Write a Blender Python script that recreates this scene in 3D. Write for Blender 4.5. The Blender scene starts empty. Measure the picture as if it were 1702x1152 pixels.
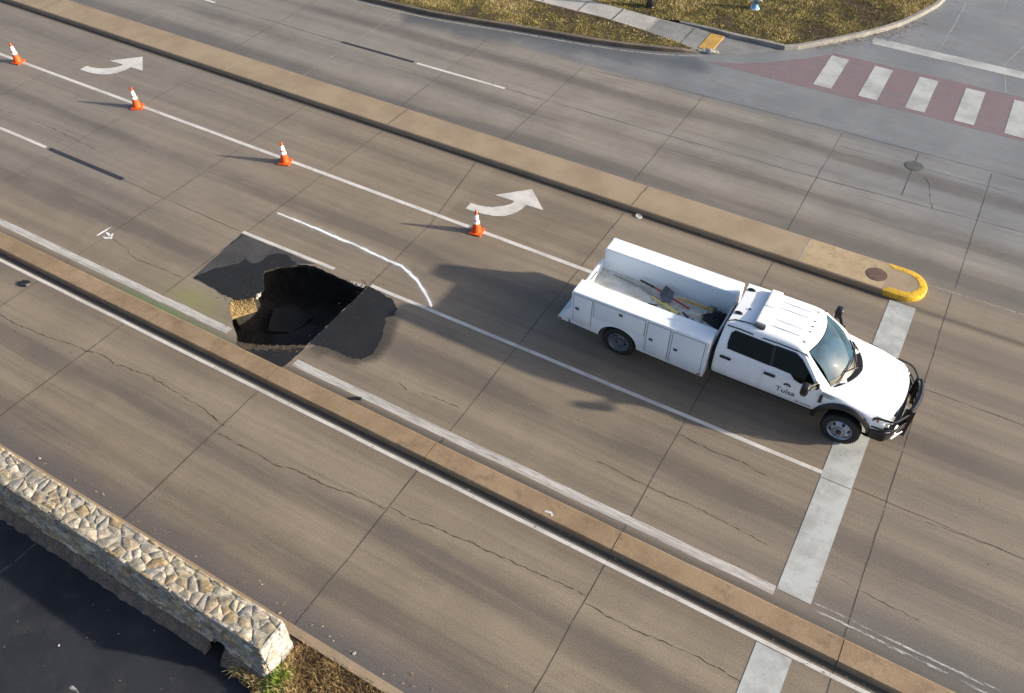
import bpy, bmesh, math, random
import numpy as np
from mathutils import Matrix, Vector, noise as mnoise
from mathutils.geometry import tessellate_polygon
R = math.radians
rnd = random.Random(7)
scn = bpy.context.scene
COL = scn.collection

# ------------------------------------------------------------------ camera, sky, sun, exposure
H = 14.5
cam = bpy.data.objects.new('camera', bpy.data.cameras.new('camera'))
COL.objects.link(cam)
cam.data.sensor_width = 36.0
cam.data.lens = 1387.43458 / 1702 * 36.0
cam.data.clip_start = 0.1
cam.data.clip_end = 2000
_r = Vector((0.86534269, 0.50117649, 0.00203924)); _u = Vector((-0.36233846, 0.62280035, 0.69341947)); _f = Vector((-0.3462555, 0.60078437, -0.72053124))
cam.matrix_world = Matrix(((_r.x, _u.x, -_f.x, 0), (_r.y, _u.y, -_f.y, 0), (_r.z, _u.z, -_f.z, H), (0, 0, 0, 1)))
scn.camera = cam

SUN_AZ, SUN_EL = 20.0, 18.5            # degrees; azimuth from +X towards +Y
world = bpy.data.worlds.new('World'); scn.world = world; world.use_nodes = True
wt = world.node_tree
sky = wt.nodes.new('ShaderNodeTexSky'); sky.sky_type = 'NISHITA'; sky.sun_disc = False
sky.sun_elevation = R(SUN_EL); sky.sun_rotation = R(90 - SUN_AZ)
sky.air_density = 0.7; sky.dust_density = 2.5; sky.ozone_density = 0.6
bg = wt.nodes['Background']; bg.inputs['Strength'].default_value = 0.095
wt.links.new(sky.outputs['Color'], bg.inputs['Color'])
sl = bpy.data.lights.new('sun', 'SUN'); sl.energy = 3.7; sl.angle = R(1.4); sl.color = (1.0, 0.88, 0.71)
sun = bpy.data.objects.new('sun', sl); COL.objects.link(sun)
_d = Vector((math.cos(R(SUN_AZ)) * math.cos(R(SUN_EL)), math.sin(R(SUN_AZ)) * math.cos(R(SUN_EL)), math.sin(R(SUN_EL))))
sun.rotation_euler = _d.to_track_quat('Z', 'Y').to_euler(); sun.location = (30, 12, 20)
scn.view_settings.view_transform = 'Standard'; scn.view_settings.look = 'None'
scn.view_settings.gamma = 1.0; scn.view_settings.exposure = 1.40
scn.cycles.max_bounces = 6

# ------------------------------------------------------------------ node helpers
class N:
    def __init__(s, name):
        s.m = bpy.data.materials.new(name); s.m.use_nodes = True
        s.t = s.m.node_tree; s.b = s.t.nodes['Principled BSDF']; s.out = s.t.nodes['Material Output']
        s._obj = None
    def link(s, a, b): s.t.links.new(a, b)
    def put(s, sock, v):
        if v is None: return
        if isinstance(v, bpy.types.NodeSocket): s.link(v, sock)
        elif isinstance(v, (tuple, list)) and len(v) == 3 and sock.type == 'RGBA': sock.default_value = (*v, 1)
        else: sock.default_value = v
    def obj(s):
        if s._obj is None: s._obj = s.t.nodes.new('ShaderNodeTexCoord').outputs['Object']
        return s._obj
    def ma(s, op, a, b=None, c=None, clamp=False):
        n = s.t.nodes.new('ShaderNodeMath'); n.operation = op; n.use_clamp = clamp
        for i, v in enumerate((a, b, c)): s.put(n.inputs[i], v)
        return n.outputs[0]
    def xyz(s, v=None):
        n = s.t.nodes.new('ShaderNodeSeparateXYZ'); s.link(v or s.obj(), n.inputs[0]); return n.outputs
    def scale(s, sc, v=None):
        n = s.t.nodes.new('ShaderNodeMapping'); s.link(v or s.obj(), n.inputs[0]); n.inputs['Scale'].default_value = sc; return n.outputs[0]
    def noise(s, sc, detail=3, rough=0.55, vec=None, dist=0.0):
        n = s.t.nodes.new('ShaderNodeTexNoise'); s.link(vec or s.obj(), n.inputs['Vector'])
        n.inputs['Scale'].default_value = sc; n.inputs['Detail'].default_value = detail; n.inputs['Roughness'].default_value = rough; n.inputs['Distortion'].default_value = dist
        return n.outputs['Fac']
    def voro(s, sc, feature='F1', vec=None, out='Distance'):
        n = s.t.nodes.new('ShaderNodeTexVoronoi'); n.feature = feature; s.link(vec or s.obj(), n.inputs['Vector']); n.inputs['Scale'].default_value = sc
        return n.outputs[out]
    def map(s, v, a, b, c=0.0, d=1.0, smooth=True):
        n = s.t.nodes.new('ShaderNodeMapRange'); n.interpolation_type = 'SMOOTHSTEP' if smooth else 'LINEAR'
        s.put(n.inputs[0], v)
        for i, q in enumerate((a, b, c, d)): s.put(n.inputs[i + 1], q)
        return n.outputs[0]
    def mix(s, f, a, b, mode='MIX'):
        n = s.t.nodes.new('ShaderNodeMix'); n.data_type = 'RGBA'; n.blend_type = mode
        s.put(n.inputs[0], f); s.put(n.inputs[6], a); s.put(n.inputs[7], b); return n.outputs[2]
    def attr(s, name, out='Fac'):
        n = s.t.nodes.new('ShaderNodeAttribute'); n.attribute_name = name; return n.outputs[out]
    def bump(s, h, strength=0.3, dist=0.02):
        n = s.t.nodes.new('ShaderNodeBump'); s.put(n.inputs['Height'], h); n.inputs['Strength'].default_value = strength; n.inputs['Distance'].default_value = dist
        s.link(n.outputs[0], s.b.inputs['Normal'])
    def set(s, base=None, rough=None, metal=None, spec=None, ior=None, coat=None):
        for k, v in (('Base Color', base), ('Roughness', rough), ('Metallic', metal), ('Specular IOR Level', spec), ('IOR', ior), ('Coat Weight', coat)):
            if v is not None: s.put(s.b.inputs[k], v)
        return s
    def alpha(s, a):
        tr = s.t.nodes.new('ShaderNodeBsdfTransparent'); mx = s.t.nodes.new('ShaderNodeMixShader')
        s.put(mx.inputs[0], a); s.link(tr.outputs[0], mx.inputs[1]); s.link(s.b.outputs[0], mx.inputs[2]); s.link(mx.outputs[0], s.out.inputs[0])

def gauss(m, v, c, w):
    q = m.ma('DIVIDE', m.ma('SUBTRACT', v, c), w)
    return m.ma('POWER', 2.718, m.ma('MULTIPLY', m.ma('MULTIPLY', q, q), -1.0))

def plain(name, col, rough=0.5, metal=0.0, var=0.12, sc=6.0, spec=0.5, **k):
    m = N(name); n = m.noise(sc, 3)
    d = tuple(c * (1 - var * 1.6) for c in col); l = tuple(min(1, c * (1 + var)) for c in col)
    m.set(m.mix(m.map(n, 0.3, 0.7), d, l), rough, metal, spec, **k); return m.m

# ---- concrete road: lane bands of tyre wear and painted tree shade, slab-to-slab tone, speckle
def road_mat():
    m = N('road_concrete'); o = m.xyz(); X, Y = o[0], o[1]
    w1 = m.noise(1.0, 2, vec=m.scale((0.07, 0.4, 1)))
    Yw = m.ma('ADD', Y, m.ma('MULTIPLY', m.ma('SUBTRACT', w1, 0.5), 0.5))
    tot = None
    for c, w, a in ((4.30, .34, .45), (4.90, .36, .72), (6.32, .34, .80), (7.5, .3, .12), (9.5, .25, .22), (10.68, .36, 1.0), (11.6, .22, .45), (13.95, .36, .75), (12.75, .25, .32), (15.0, .22, .22), (17.3, .35, .40), (16.2, .3, .32),
                    (20.1, .42, .85), (21.75, .40, .62), (23.35, .24, .25), (24.28, .36, .82), (25.5, .3, .35)):
        g = m.ma('MULTIPLY', gauss(m, Yw, c, w), a); tot = g if tot is None else m.ma('ADD', tot, g)
    st = m.noise(1.0, 4, 0.55, vec=m.scale((0.13, 1.0, 1)))
    st2 = m.noise(1.0, 5, 0.6, vec=m.scale((0.06, 2.4, 1)))
    fine = m.noise(1.0, 4, 0.7, vec=m.scale((0.22, 9.0, 1)))
    dark = m.ma('MULTIPLY', tot, m.map(st, 0.30, 0.62, 0.28, 1.75))
    dark = m.ma('MULTIPLY', dark, m.map(fine, 0.3, 0.7, 0.75, 1.2), clamp=True)
    mott = m.noise(0.55, 4, 0.6); mid = m.noise(2.4, 4, 0.65)
    a = m.mix(m.map(mott, .33, .68), (.184, .145, .099), (.240, .192, .135))
    # each slab was poured with its own tone
    a = m.mix(m.map(st2, .46, .72, 0, .55), a, (.098, .083, .074))
    a = m.mix(m.map(st2, .30, .50, .34, 0), a, (.34, .275, .20))
    slab = m.t.nodes.new('ShaderNodeTexWhiteNoise'); slab.noise_dimensions = '2D'
    cx = m.t.nodes.new('ShaderNodeCombineXYZ')
    m.put(cx.inputs[0], m.ma('FLOOR', m.ma('DIVIDE', m.ma('ADD', X, 2.5), 4.35))); m.put(cx.inputs[1], m.ma('FLOOR', m.ma('DIVIDE', m.ma('SUBTRACT', Y, 8.4), 3.55)))
    m.link(cx.outputs[0], slab.inputs['Vector'])
    a = m.mix(m.map(slab.outputs[0], 0, 1, 0, .36, False), a, (.31, .255, .19))
    # the far carriageway is a greyer pour; junction blue-grey has sky glare painted in
    up = m.ma('MULTIPLY', m.map(Y, 18.4, 21.0), m.map(st, .25, .7, .75, 1.0))
    a = m.mix(m.ma('MULTIPLY', up, .85), a, m.mix(m.map(mott, .3, .7), (.205, .198, .184), (.270, .260, .240)))
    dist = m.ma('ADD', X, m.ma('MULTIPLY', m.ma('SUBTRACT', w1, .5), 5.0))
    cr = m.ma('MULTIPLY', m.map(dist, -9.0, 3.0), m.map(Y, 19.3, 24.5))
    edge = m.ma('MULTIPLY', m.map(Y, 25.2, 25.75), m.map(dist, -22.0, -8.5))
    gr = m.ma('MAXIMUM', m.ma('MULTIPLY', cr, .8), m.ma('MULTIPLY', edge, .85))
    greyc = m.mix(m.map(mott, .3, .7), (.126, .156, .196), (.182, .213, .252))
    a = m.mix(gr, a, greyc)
    left = m.ma('MULTIPLY', m.map(X, -13.0, -24.0), m.map(Y, 9.5, 12.0))
    a = m.mix(m.ma('MULTIPLY', left, .50), a, (.205, .198, .190))
    a = m.mix(m.map(mid, .42, .75, 0, .22), a, (.135, .110, .085))
    darkc = m.mix(m.map(mott, .35, .65), (.060, .050, .045), (.088, .071, .058))
    rt = m.ma('MULTIPLY', m.ma('MULTIPLY', m.map(dist, -7, 3.5), m.map(Y, 19.5, 17.5)), m.map(Y, 8.2, 9.0))
    a = m.mix(m.ma('MULTIPLY', rt, .48), a, m.mix(m.map(st2, .35, .65), (.165, .140, .118), (.105, .092, .088)))
    a = m.mix(m.ma('MULTIPLY', dark, .68), a, darkc)
    a = m.mix(m.map(fine, .42, .72, 0, .34), a, (.085, .072, .062))
    # silted gutters: a blue-grey one under the wall, black ones at the median feet
    wob = m.ma('ADD', Y, m.ma('MULTIPLY', m.ma('SUBTRACT', m.noise(1.0, 3, vec=m.scale((.5, .5, 1))), .5), .35))
    a = m.mix(m.ma('MULTIPLY', gauss(m, wob, 3.95, .52), .92), a, (.062, .060, .074))
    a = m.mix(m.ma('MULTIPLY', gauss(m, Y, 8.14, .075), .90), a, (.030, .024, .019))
    a = m.mix(m.ma('MULTIPLY', gauss(m, wob, 7.95, .30), .30), a, (.06, .05, .042))
    a = m.mix(m.ma('MULTIPLY', gauss(m, Y, 8.80, .12), m.map(X, -14, -9, .50, .85)), a, (.045, .043, .044))
    a = m.mix(m.ma('MULTIPLY', m.ma('MULTIPLY', gauss(m, wob, 9.15, .50), m.map(X, -1, 4, 0, .95)), 1.0), a, (.060, .062, .070))
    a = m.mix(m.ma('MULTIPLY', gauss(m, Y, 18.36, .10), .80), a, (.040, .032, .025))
    a = m.mix(m.ma('MULTIPLY', gauss(m, wob, 19.85, .40), .55), a, (.085, .085, .088))
    gx = m.ma('DIVIDE', m.ma('SUBTRACT', X, -14.75), .95); gy = m.ma('DIVIDE', m.ma('SUBTRACT', Y, 9.45), .36)
    gg = m.ma('POWER', 2.718, m.ma('MULTIPLY', m.ma('ADD', m.ma('MULTIPLY', gx, gx), m.ma('MULTIPLY', gy, gy)), -1.0))
    a = m.mix(m.ma('MULTIPLY', m.ma('MULTIPLY', gg, m.map(mid, .3, .65, .5, 1.0)), .95), a, (.21, .215, .075))
    g2x = m.ma('DIVIDE', m.ma('SUBTRACT', X, -15.2), 1.7); g2y = m.ma('DIVIDE', m.ma('SUBTRACT', Y, 8.80), .12)
    g2 = m.ma('POWER', 2.718, m.ma('MULTIPLY', m.ma('ADD', m.ma('MULTIPLY', g2x, g2x), m.ma('MULTIPLY', g2y, g2y)), -1.0))
    a = m.mix(m.ma('MULTIPLY', m.ma('MULTIPLY', g2, m.map(mid, .35, .6, .4, 1.0)), .95), a, (.075, .17, .055))
    grit = m.noise(38, 3, .8)
    a = m.mix(m.map(grit, .34, .68), m.mix(.45, a, (.05, .045, .04)), m.mix(.12, a, (.40, .36, .30)))
    spots = m.voro(2.1); sn = m.noise(5)
    a = m.mix(m.ma('MULTIPLY', m.map(spots, .045, .02), m.map(sn, .55, .6)), a, (.035, .032, .03))
    rough = m.ma('SUBTRACT', m.map(mid, .3, .7, .62, .82, False), m.ma('MULTIPLY', m.ma('ADD', dark, gr), .14))
    m.set(a, rough, spec=.42)
    m.bump(m.ma('ADD', m.noise(60, 2, .8), m.ma('MULTIPLY', mid, 1.5)), .22, .012)
    return m.m

def paint_mat(name, col, lo, hi, sc=9.0, soft=False, stretch=(1, 1, 1), rough=.55, dirt=(.30, .29, .27), k=1.0):
    m = N(name); v = m.scale(stretch)
    n = m.noise(sc, 5, .72, vec=v); n2 = m.noise(1.3, 4, .65, vec=v)
    c = m.mix(m.map(n2, .36, .70, 0, .6), col, dirt); c = m.mix(m.map(m.noise(5, 5, .75, vec=v), .5, .75, 0, .45), c, dirt)
    c = m.mix(m.map(m.noise(45, 2, .8), .5, .75, 0, .22), c, (.12, .11, .10))
    m.set(c, rough, spec=.4)
    al = m.map(n, lo, hi)
    if soft:
        at = m.attr('a')
        al = m.map(m.ma('ADD', at, m.ma('MULTIPLY', m.ma('SUBTRACT', n, .5), 1.1)), lo, hi)
    m.alpha(m.ma('MULTIPLY', al, k)); return m.m

M = {}
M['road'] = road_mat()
M['paint'] = paint_mat('lane_paint', (.53, .52, .50), .27, .42)
M['paint_bar'] = paint_mat('bar_paint', (.37, .39, .392), .23, .38, dirt=(.17, .178, .172))
M['paint_worn'] = paint_mat('worn_paint', (.47, .46, .44), .12, .62, sc=8, stretch=(.25, 4, 1), dirt=(.22, .21, .20))
M['paint_vworn'] = paint_mat('faded_paint', (.42, .42, .41), .44, .62, sc=4.5, stretch=(.5, 3, 1))
M['spray'] = paint_mat('spray_paint', (.80, .83, .86), .25, .72, sc=30, soft=True)
M['spray_haze'] = paint_mat('spray_overspray', (.55, .57, .60), .2, 1.5, sc=30, soft=True, k=.55)
M['red'] = paint_mat('red_crossing', (.230, .150, .165), .05, .55, sc=1.6, k=.60, dirt=(.21, .190, .195))
M['yellow_paint'] = paint_mat('kerb_yellow', (.54, .33, .012), .30, .47, sc=7, dirt=(.38, .25, .05))
M['stain'] = paint_mat('dark_stain', (.045, .040, .038), .15, 1.15, sc=3, soft=True, k=.55, stretch=(.5, 1.5, 1), dirt=(.06, .055, .05))
M['wet'] = paint_mat('blue_stain', (.085, .100, .120), .0, 1.15, sc=1.0, soft=True, k=.55, stretch=(.4, 1, 1), rough=.35, dirt=(.12, .13, .14))
M['joint'] = paint_mat('joint_sealant', (.036, .031, .028), .28, .52, sc=4, dirt=(.085, .072, .06))
M['joint_light'] = paint_mat('pale_joint', (.36, .34, .31), .30, .55, sc=8)
M['crack'] = paint_mat('crack', (.030, .026, .024), .34, .46, sc=7, dirt=(.06, .052, .045), k=.75)
M['black_line'] = paint_mat('black_tape', (.018, .019, .025), .02, .15, dirt=(.03, .031, .036))

def speck(name, c0, c1, sc, rough, grit=50, spec=.4, c2=None, bs=.4, bd=.02, gk=1.0):
    m = N(name); a = m.mix(m.map(m.noise(sc, 5, .62), .32, .68), c0, c1)
    if c2: a = m.mix(m.map(m.noise(sc * 3.1, 4, .7), .5, .72, 0, .8), a, c2)
    g = m.noise(grit, 3, .8)
    a = m.mix(m.map(g, .36, .66), m.mix(.5 * gk, a, (.01, .01, .01)), m.mix(.22 * gk, a, tuple(min(1, q * 2.2 + .01) for q in c1)))
    m.set(a, rough, spec=spec); m.bump(m.ma('ADD', g, m.ma('MULTIPLY', m.noise(sc * 6, 3), 1.2)), bs, bd); return m.m
M['median'] = speck('median_concrete', (.195, .136, .081), (.262, .190, .119), 1.1, .85, 45, c2=(.130, .092, .060), bs=.2, gk=.45)
M['median_dry'] = speck('median_cap_concrete', (.215, .165, .112), (.275, .215, .150), .9, .85, 45, bs=.2, gk=.35)
M['nose'] = speck('nose_concrete', (.28, .215, .130), (.36, .285, .180), 1.4, .85, 45, c2=(.22, .165, .10), bs=.2, gk=.4)
M['kerb_face'] = speck('kerb_concrete', (.085, .070, .055), (.150, .122, .094), 1.6, .85, 30, bs=.2)
M['kerb_grey'] = speck('grey_kerb', (.15, .15, .145), (.27, .26, .24), 1.6, .85, 30, bs=.2)
M['walk'] = speck('walk_concrete', (.235, .235, .230), (.42, .41, .385), .8, .8, 30, bs=.15)
M['ramp'] = speck('ramp_concrete', (.115, .122, .125), (.185, .190, .190), 1.2, .8, 30, bs=.15, gk=.5)
M['lot'] = speck('lot_asphalt', (.008, .010, .016), (.023, .027, .037), .5, .85, 60, c2=(.044, .043, .044), spec=.25)
M['patch'] = speck('patch_asphalt', (.006, .007, .010), (.011, .0125, .017), 1.6, .75, 70, spec=.25, c2=(.022, .021, .021))
M['patch_grey'] = speck('worn_patch', (.026, .026, .029), (.060, .058, .058), 1.2, .75, 50, c2=(.022, .022, .025))
M['pit'] = speck('pit_earth', (.020, .018, .017), (.060, .050, .040), 1.8, .9, 30, bs=1, bd=.06)
M['slab_dark'] = speck('fallen_asphalt', (.015, .015, .016), (.036, .034, .033), 2.2, .85, 26, c2=(.05, .042, .034), bs=.8, bd=.04)
M['pit_dark'] = speck('pit_shadowed_earth', (.008, .007, .006), (.016, .013, .011), 2, .95, 30)
M['broken'] = speck('broken_edge', (.012, .011, .010), (.040, .036, .031), 4, .9, 30, bs=1, bd=.04)
M['gravel'] = speck('gravel', (.13, .090, .035), (.34, .245, .11), 14, .9, 60)
M['rubble'] = speck('rubble', (.022, .017, .012), (.085, .062, .040), 9, .9, 50)
M['soil'] = speck('soil', (.045, .034, .020), (.10, .075, .045), 1.6, .95, 24, c2=(.06, .06, .025), bs=.8)
M['footing'] = speck('wall_footing', (.090, .070, .055), (.180, .140, .112), 2.4, .9, 30, c2=(.06, .047, .036), bs=.6)
M['mortar'] = speck('mortar', (.28, .26, .205), (.42, .39, .32), 5, .95, 40, c2=(.15, .145, .09), bs=.6)
M['terrain'] = speck('terrain', (.06, .055, .03), (.11, .095, .05), .4, .95, 10)
M['iron'] = speck('rusty_iron', (.085, .050, .040), (.140, .085, .070), 5, .7, 60, bs=.5)
M['cover'] = speck('cover_iron', (.06, .065, .07), (.11, .115, .12), 5, .6, 60, bs=.5)

def stone_mat():
    m = N('field_stone'); c = m.attr('Col', 'Color')
    n = m.noise(9, 5, .7); n2 = m.noise(3.2, 4, .65)
    a = m.mix(m.map(n, .35, .7), m.mix(.62, c, (.035, .033, .026)), c)
    a = m.mix(m.map(n2, .52, .68, 0, .55), a, (.20, .195, .17))
    a = m.mix(m.map(m.noise(22, 4, .8), .52, .66, 0, .5), a, (.06, .058, .048))
    m.set(a, .9, spec=.3); m.bump(m.ma('ADD', n, m.noise(40, 3, .8)), .6, .02); return m.m
M['stone'] = stone_mat()
def blade_mat(name, tr=.0):
    m = N(name); c = m.attr('Col', 'Color'); m.set(c, .8, spec=.2); return m.m
M['blade'] = blade_mat('grass_blade'); M['leaf'] = blade_mat('dry_leaf')

def body_paint(name, c, rough, coat):
    m = N(name); z = m.xyz()[2]; n = m.noise(3.0, 5, .7, vec=m.scale((1, 1, .6))); f = m.noise(28, 3, .7)
    low = m.ma('MULTIPLY', m.map(m.ma('ADD', z, m.ma('MULTIPLY', m.ma('SUBTRACT', n, .5), .6)), .90, .52), .42)      # splashed road dirt on the lower panels
    a = m.mix(m.map(n, .45, .75, 0, .07), c, (.52, .50, .46)); a = m.mix(m.ma('MULTIPLY', low, m.map(f, .3, .6, .5, 1)), a, (.34, .30, .25))
    m.set(a, m.map(n, .3, .7, rough, rough + .12, False), coat=coat); return m.m
M['white'] = body_paint('white_paint', (.75, .785, .82), .22, .4)
M['white_body'] = body_paint('white_body_paint', (.70, .755, .80), .30, 0)
M['black'] = plain('black_plastic', (.012, .012, .013), .45, var=.2)
M['black_steel'] = plain('black_steel', (.010, .010, .011), .30, var=.2, spec=.6)
M['seam'] = plain('panel_gap', (.10, .105, .11), .8)
M['under'] = plain('chassis_black', (.008, .008, .008), .8)
M['rubber'] = plain('tyre_rubber', (.014, .014, .015), .75, var=.25, sc=14)
M['rim'] = plain('steel_rim', (.34, .37, .43), .4, .6, var=.08)
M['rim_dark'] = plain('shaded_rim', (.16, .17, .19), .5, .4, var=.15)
M['chrome'] = plain('chrome', (.70, .72, .75), .15, 1.0, var=.05)
M['steel'] = plain('grey_steel', (.16, .17, .18), .45, .6, var=.2)
def glass_mat(name, c, rough=.03, ior=1.9):
    m = N(name); m.set(m.mix(m.map(m.noise(2.2, 3), .35, .65), tuple(q * .5 for q in c), c), rough, ior=ior, spec=.5); return m.m
M['ws'] = glass_mat('windscreen_glass', (.028, .074, .118), .03, 1.40)  # blue of the reflected sky is put into the glass colour
M['sideglass'] = glass_mat('tinted_glass', (.0035, .0055, .0045), .04, 1.25)
M['mirror'] = plain('mirror_glass', (.7, .7, .72), .05, 1.0, var=.02)
M['lens_clear'] = plain('clear_lens', (.62, .66, .70), .12, .3, var=.25, sc=14)
M['lens_amber'] = plain('amber_lens', (.30, .055, .012), .2)
M['lens_red'] = plain('red_lens', (.45, .02, .015), .25)
M['lens_smoke'] = plain('smoked_lens', (.20, .17, .13), .3)
M['lightbar'] = plain('clear_light_bar', (.76, .78, .76), .18, var=.06, sc=9)
M['decal'] = plain('decal_ink', (.045, .05, .055), .6)
M['bed'] = speck('bed_steel', (.56, .54, .47), (.80, .79, .75), 2.2, .5, 40, c2=(.50, .41, .25), bs=.1, gk=.35)
M['orange'] = plain('cone_orange', (.62, .075, .007), .45, var=.08)
M['cone_white'] = plain('cone_reflective', (.86, .86, .86), .4, var=.04)
M['cone_dark'] = plain('cone_tip_rubber', (.22, .04, .02), .6)
M['hyd'] = plain('hydrant_paint', (.16, .36, .62), .4, var=.1)
M['hyd_white'] = plain('hydrant_white', (.78, .80, .82), .4, var=.06)
M['yel'] = plain('yellow_handle', (.68, .38, .03), .5)
M['pale_yel'] = plain('pale_yellow_plastic', (.70, .60, .22), .45)
M['redh'] = plain('red_handle', (.42, .015, .03), .4)
M['wood'] = plain('grey_wood', (.20, .19, .15), .7)
M['tarp'] = plain('grey_tarp', (.50, .50, .47), .7, var=.3, sc=9)
M['tactile'] = speck('tactile_yellow', (.36, .21, .045), (.48, .30, .075), 2, .75, 40, bs=.3)
M['litter'] = plain('white_litter', (.34, .33, .31), .6)
M['chunk'] = speck('concrete_chunk', (.22, .21, .19), (.42, .40, .36), 6, .9, 40)

# ------------------------------------------------------------------ geometry helpers
def link(name, me, mats, parent=None):
    o = bpy.data.objects.new(name, me); COL.objects.link(o)
    for m in (mats if isinstance(mats, (list, tuple)) else [mats]): me.materials.append(m)
    if parent: o.parent = parent
    return o
def mesh(name, verts, faces, mat, parent=None, smooth=False, col=None, att=None):
    me = bpy.data.meshes.new(name); me.from_pydata([tuple(v) for v in verts], [], [tuple(f) for f in faces]); me.update()
    if col is not None:
        a = me.color_attributes.new('Col', 'FLOAT_COLOR', 'POINT'); c = np.ones((len(verts), 4), np.float32); c[:, :3] = col; a.data.foreach_set('color', c.ravel())
    if att is not None:
        a = me.attributes.new('a', 'FLOAT', 'POINT'); a.data.foreach_set('value', np.asarray(att, np.float32))
    if smooth: me.polygons.foreach_set('use_smooth', [True] * len(me.polygons)); me.set_sharp_from_angle(angle=R(38))
    return link(name, me, mat, parent)
def frombm(name, bm, mat, parent=None, smooth=False, recalc=True):
    if recalc: bmesh.ops.recalc_face_normals(bm, faces=bm.faces)
    me = bpy.data.meshes.new(name); bm.to_mesh(me); bm.free()
    if smooth: me.polygons.foreach_set('use_smooth', [True] * len(me.polygons)); me.set_sharp_from_angle(angle=R(38))
    return link(name, me, mat, parent)
def tag(o, label, cat=None, group=None, kind=None):
    o['label'] = label
    if cat: o['category'] = cat
    if group: o['group'] = group
    if kind: o['kind'] = kind
    return o
def thing(name, label, cat, loc=(0, 0, 0), rz=0, group=None):
    o = bpy.data.objects.new(name, None); o.empty_display_size = .3; COL.objects.link(o); o.location = loc; o.rotation_euler = (0, 0, rz)
    return tag(o, label, cat, group)
def struct(o, label=None):
    o['kind'] = 'structure'
    if label: o['label'] = label
    return o
def box(bm, x0, x1, y0, y1, z0, z1, bev=0.0, seg=2):
    g = bmesh.ops.create_cube(bm, size=1)
    for v in g['verts']: v.co = Vector((x0 + (v.co.x + .5) * (x1 - x0), y0 + (v.co.y + .5) * (y1 - y0), z0 + (v.co.z + .5) * (z1 - z0)))
    if bev:
        es = list({e for v in g['verts'] for e in v.link_edges})
        bmesh.ops.bevel(bm, geom=es, offset=bev, segments=seg, affect='EDGES', profile=.6)
def tube(bm, pts, r, seg=8, cap=True):
    pts = [Vector(p) for p in pts]; rs = r if isinstance(r, (list, tuple)) else [r] * len(pts); rings = []; up = Vector((0, 0, 1))
    for i, p in enumerate(pts):
        t = (pts[min(i + 1, len(pts) - 1)] - pts[max(i - 1, 0)]).normalized()
        a = t.cross(up)
        if a.length < .05: a = t.cross(Vector((1, 0, 0)))
        a.normalize(); b = a.cross(t)
        rings.append([bm.verts.new(p + (a * math.cos(k * 2 * math.pi / seg) + b * math.sin(k * 2 * math.pi / seg)) * rs[i]) for k in range(seg)])
    for i in range(len(rings) - 1):
        for k in range(seg): bm.faces.new((rings[i][k], rings[i][(k + 1) % seg], rings[i + 1][(k + 1) % seg], rings[i + 1][k]))
    if cap: bm.faces.new(rings[0][::-1]); bm.faces.new(rings[-1])
def lathe(bm, prof, seg=24, mat=None, cap0=True, cap1=True):
    rings = []; Mx = mat or Matrix()
    for r, z in prof: rings.append([bm.verts.new(Mx @ Vector((r * math.cos(2 * math.pi * k / seg), r * math.sin(2 * math.pi * k / seg), z))) for k in range(seg)])
    for i in range(len(rings) - 1):
        for k in range(seg): bm.faces.new((rings[i][k], rings[i][(k + 1) % seg], rings[i + 1][(k + 1) % seg], rings[i + 1][k]))
    if cap0: bm.faces.new(rings[0][::-1])
    if cap1: bm.faces.new(rings[-1])
def poly(name, pts, z, mat, parent=None, holes=()):
    loops = [[Vector((p[0], p[1], z)) for p in pts]] + [[Vector((p[0], p[1], z)) for p in h] for h in holes]
    tris = tessellate_polygon(loops); vs = [v for l in loops for v in l]; fs = []
    for t in tris:
        n = (vs[t[1]] - vs[t[0]]).cross(vs[t[2]] - vs[t[0]])
        if n.length > 1e-9: fs.append(t if n.z > 0 else t[::-1])
    return mesh(name, vs, fs, mat, parent)
def rough(pts, step, amp, seed=1, closed=True):
    r = random.Random(seed); out = []; n = len(pts)
    for i in range(n if closed else n - 1):
        a, b = pts[i], pts[(i + 1) % n]; L = math.hypot(b[0] - a[0], b[1] - a[1]); k = max(1, int(L / step))
        for j in range(k):
            t = j / k; q = amp if j else amp * .3
            out.append((a[0] + (b[0] - a[0]) * t + r.uniform(-q, q), a[1] + (b[1] - a[1]) * t + r.uniform(-q, q)))
    if not closed: out.append(pts[-1])
    return out
def strip_geo(pts, w, z, V, F, A=None, soft=False, wj=0, r=rnd):
    n = len(pts); base = len(V); k = 3 if soft else 2
    for i, p in enumerate(pts):
        a, b = pts[max(0, i - 1)], pts[min(n - 1, i + 1)]; dx, dy = b[0] - a[0], b[1] - a[1]; L = math.hypot(dx, dy) or 1; nx, ny = -dy / L, dx / L
        ww = w * .5 * (1 + (r.uniform(-wj, wj) if wj else 0))
        if soft:
            V += [(p[0] + nx * ww, p[1] + ny * ww, z), (p[0], p[1], z), (p[0] - nx * ww, p[1] - ny * ww, z)]; e = 0 if i in (0, n - 1) else 1; A += [0, e, 0]
        else: V += [(p[0] + nx * ww, p[1] + ny * ww, z), (p[0] - nx * ww, p[1] - ny * ww, z)]
    for i in range(n - 1):
        for q in range(k - 1):
            a = base + i * k + q; F.append((a, a + 1, a + k + 1, a + k)[::-1] if False else (a + 1, a, a + k, a + k + 1)[::-1])
def strip(name, pts, w, z, mat, parent=None, soft=False, wj=0):
    V, F, A = [], [], []; strip_geo(pts, w, z, V, F, A, soft, wj)
    return mesh(name, V, F, mat, parent, att=A if soft else None)
def rect(name, x0, x1, y0, y1, z, mat, parent=None):
    return mesh(name, [(x0, y0, z), (x1, y0, z), (x1, y1, z), (x0, y1, z)], [(0, 1, 2, 3)], mat, parent)
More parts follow.
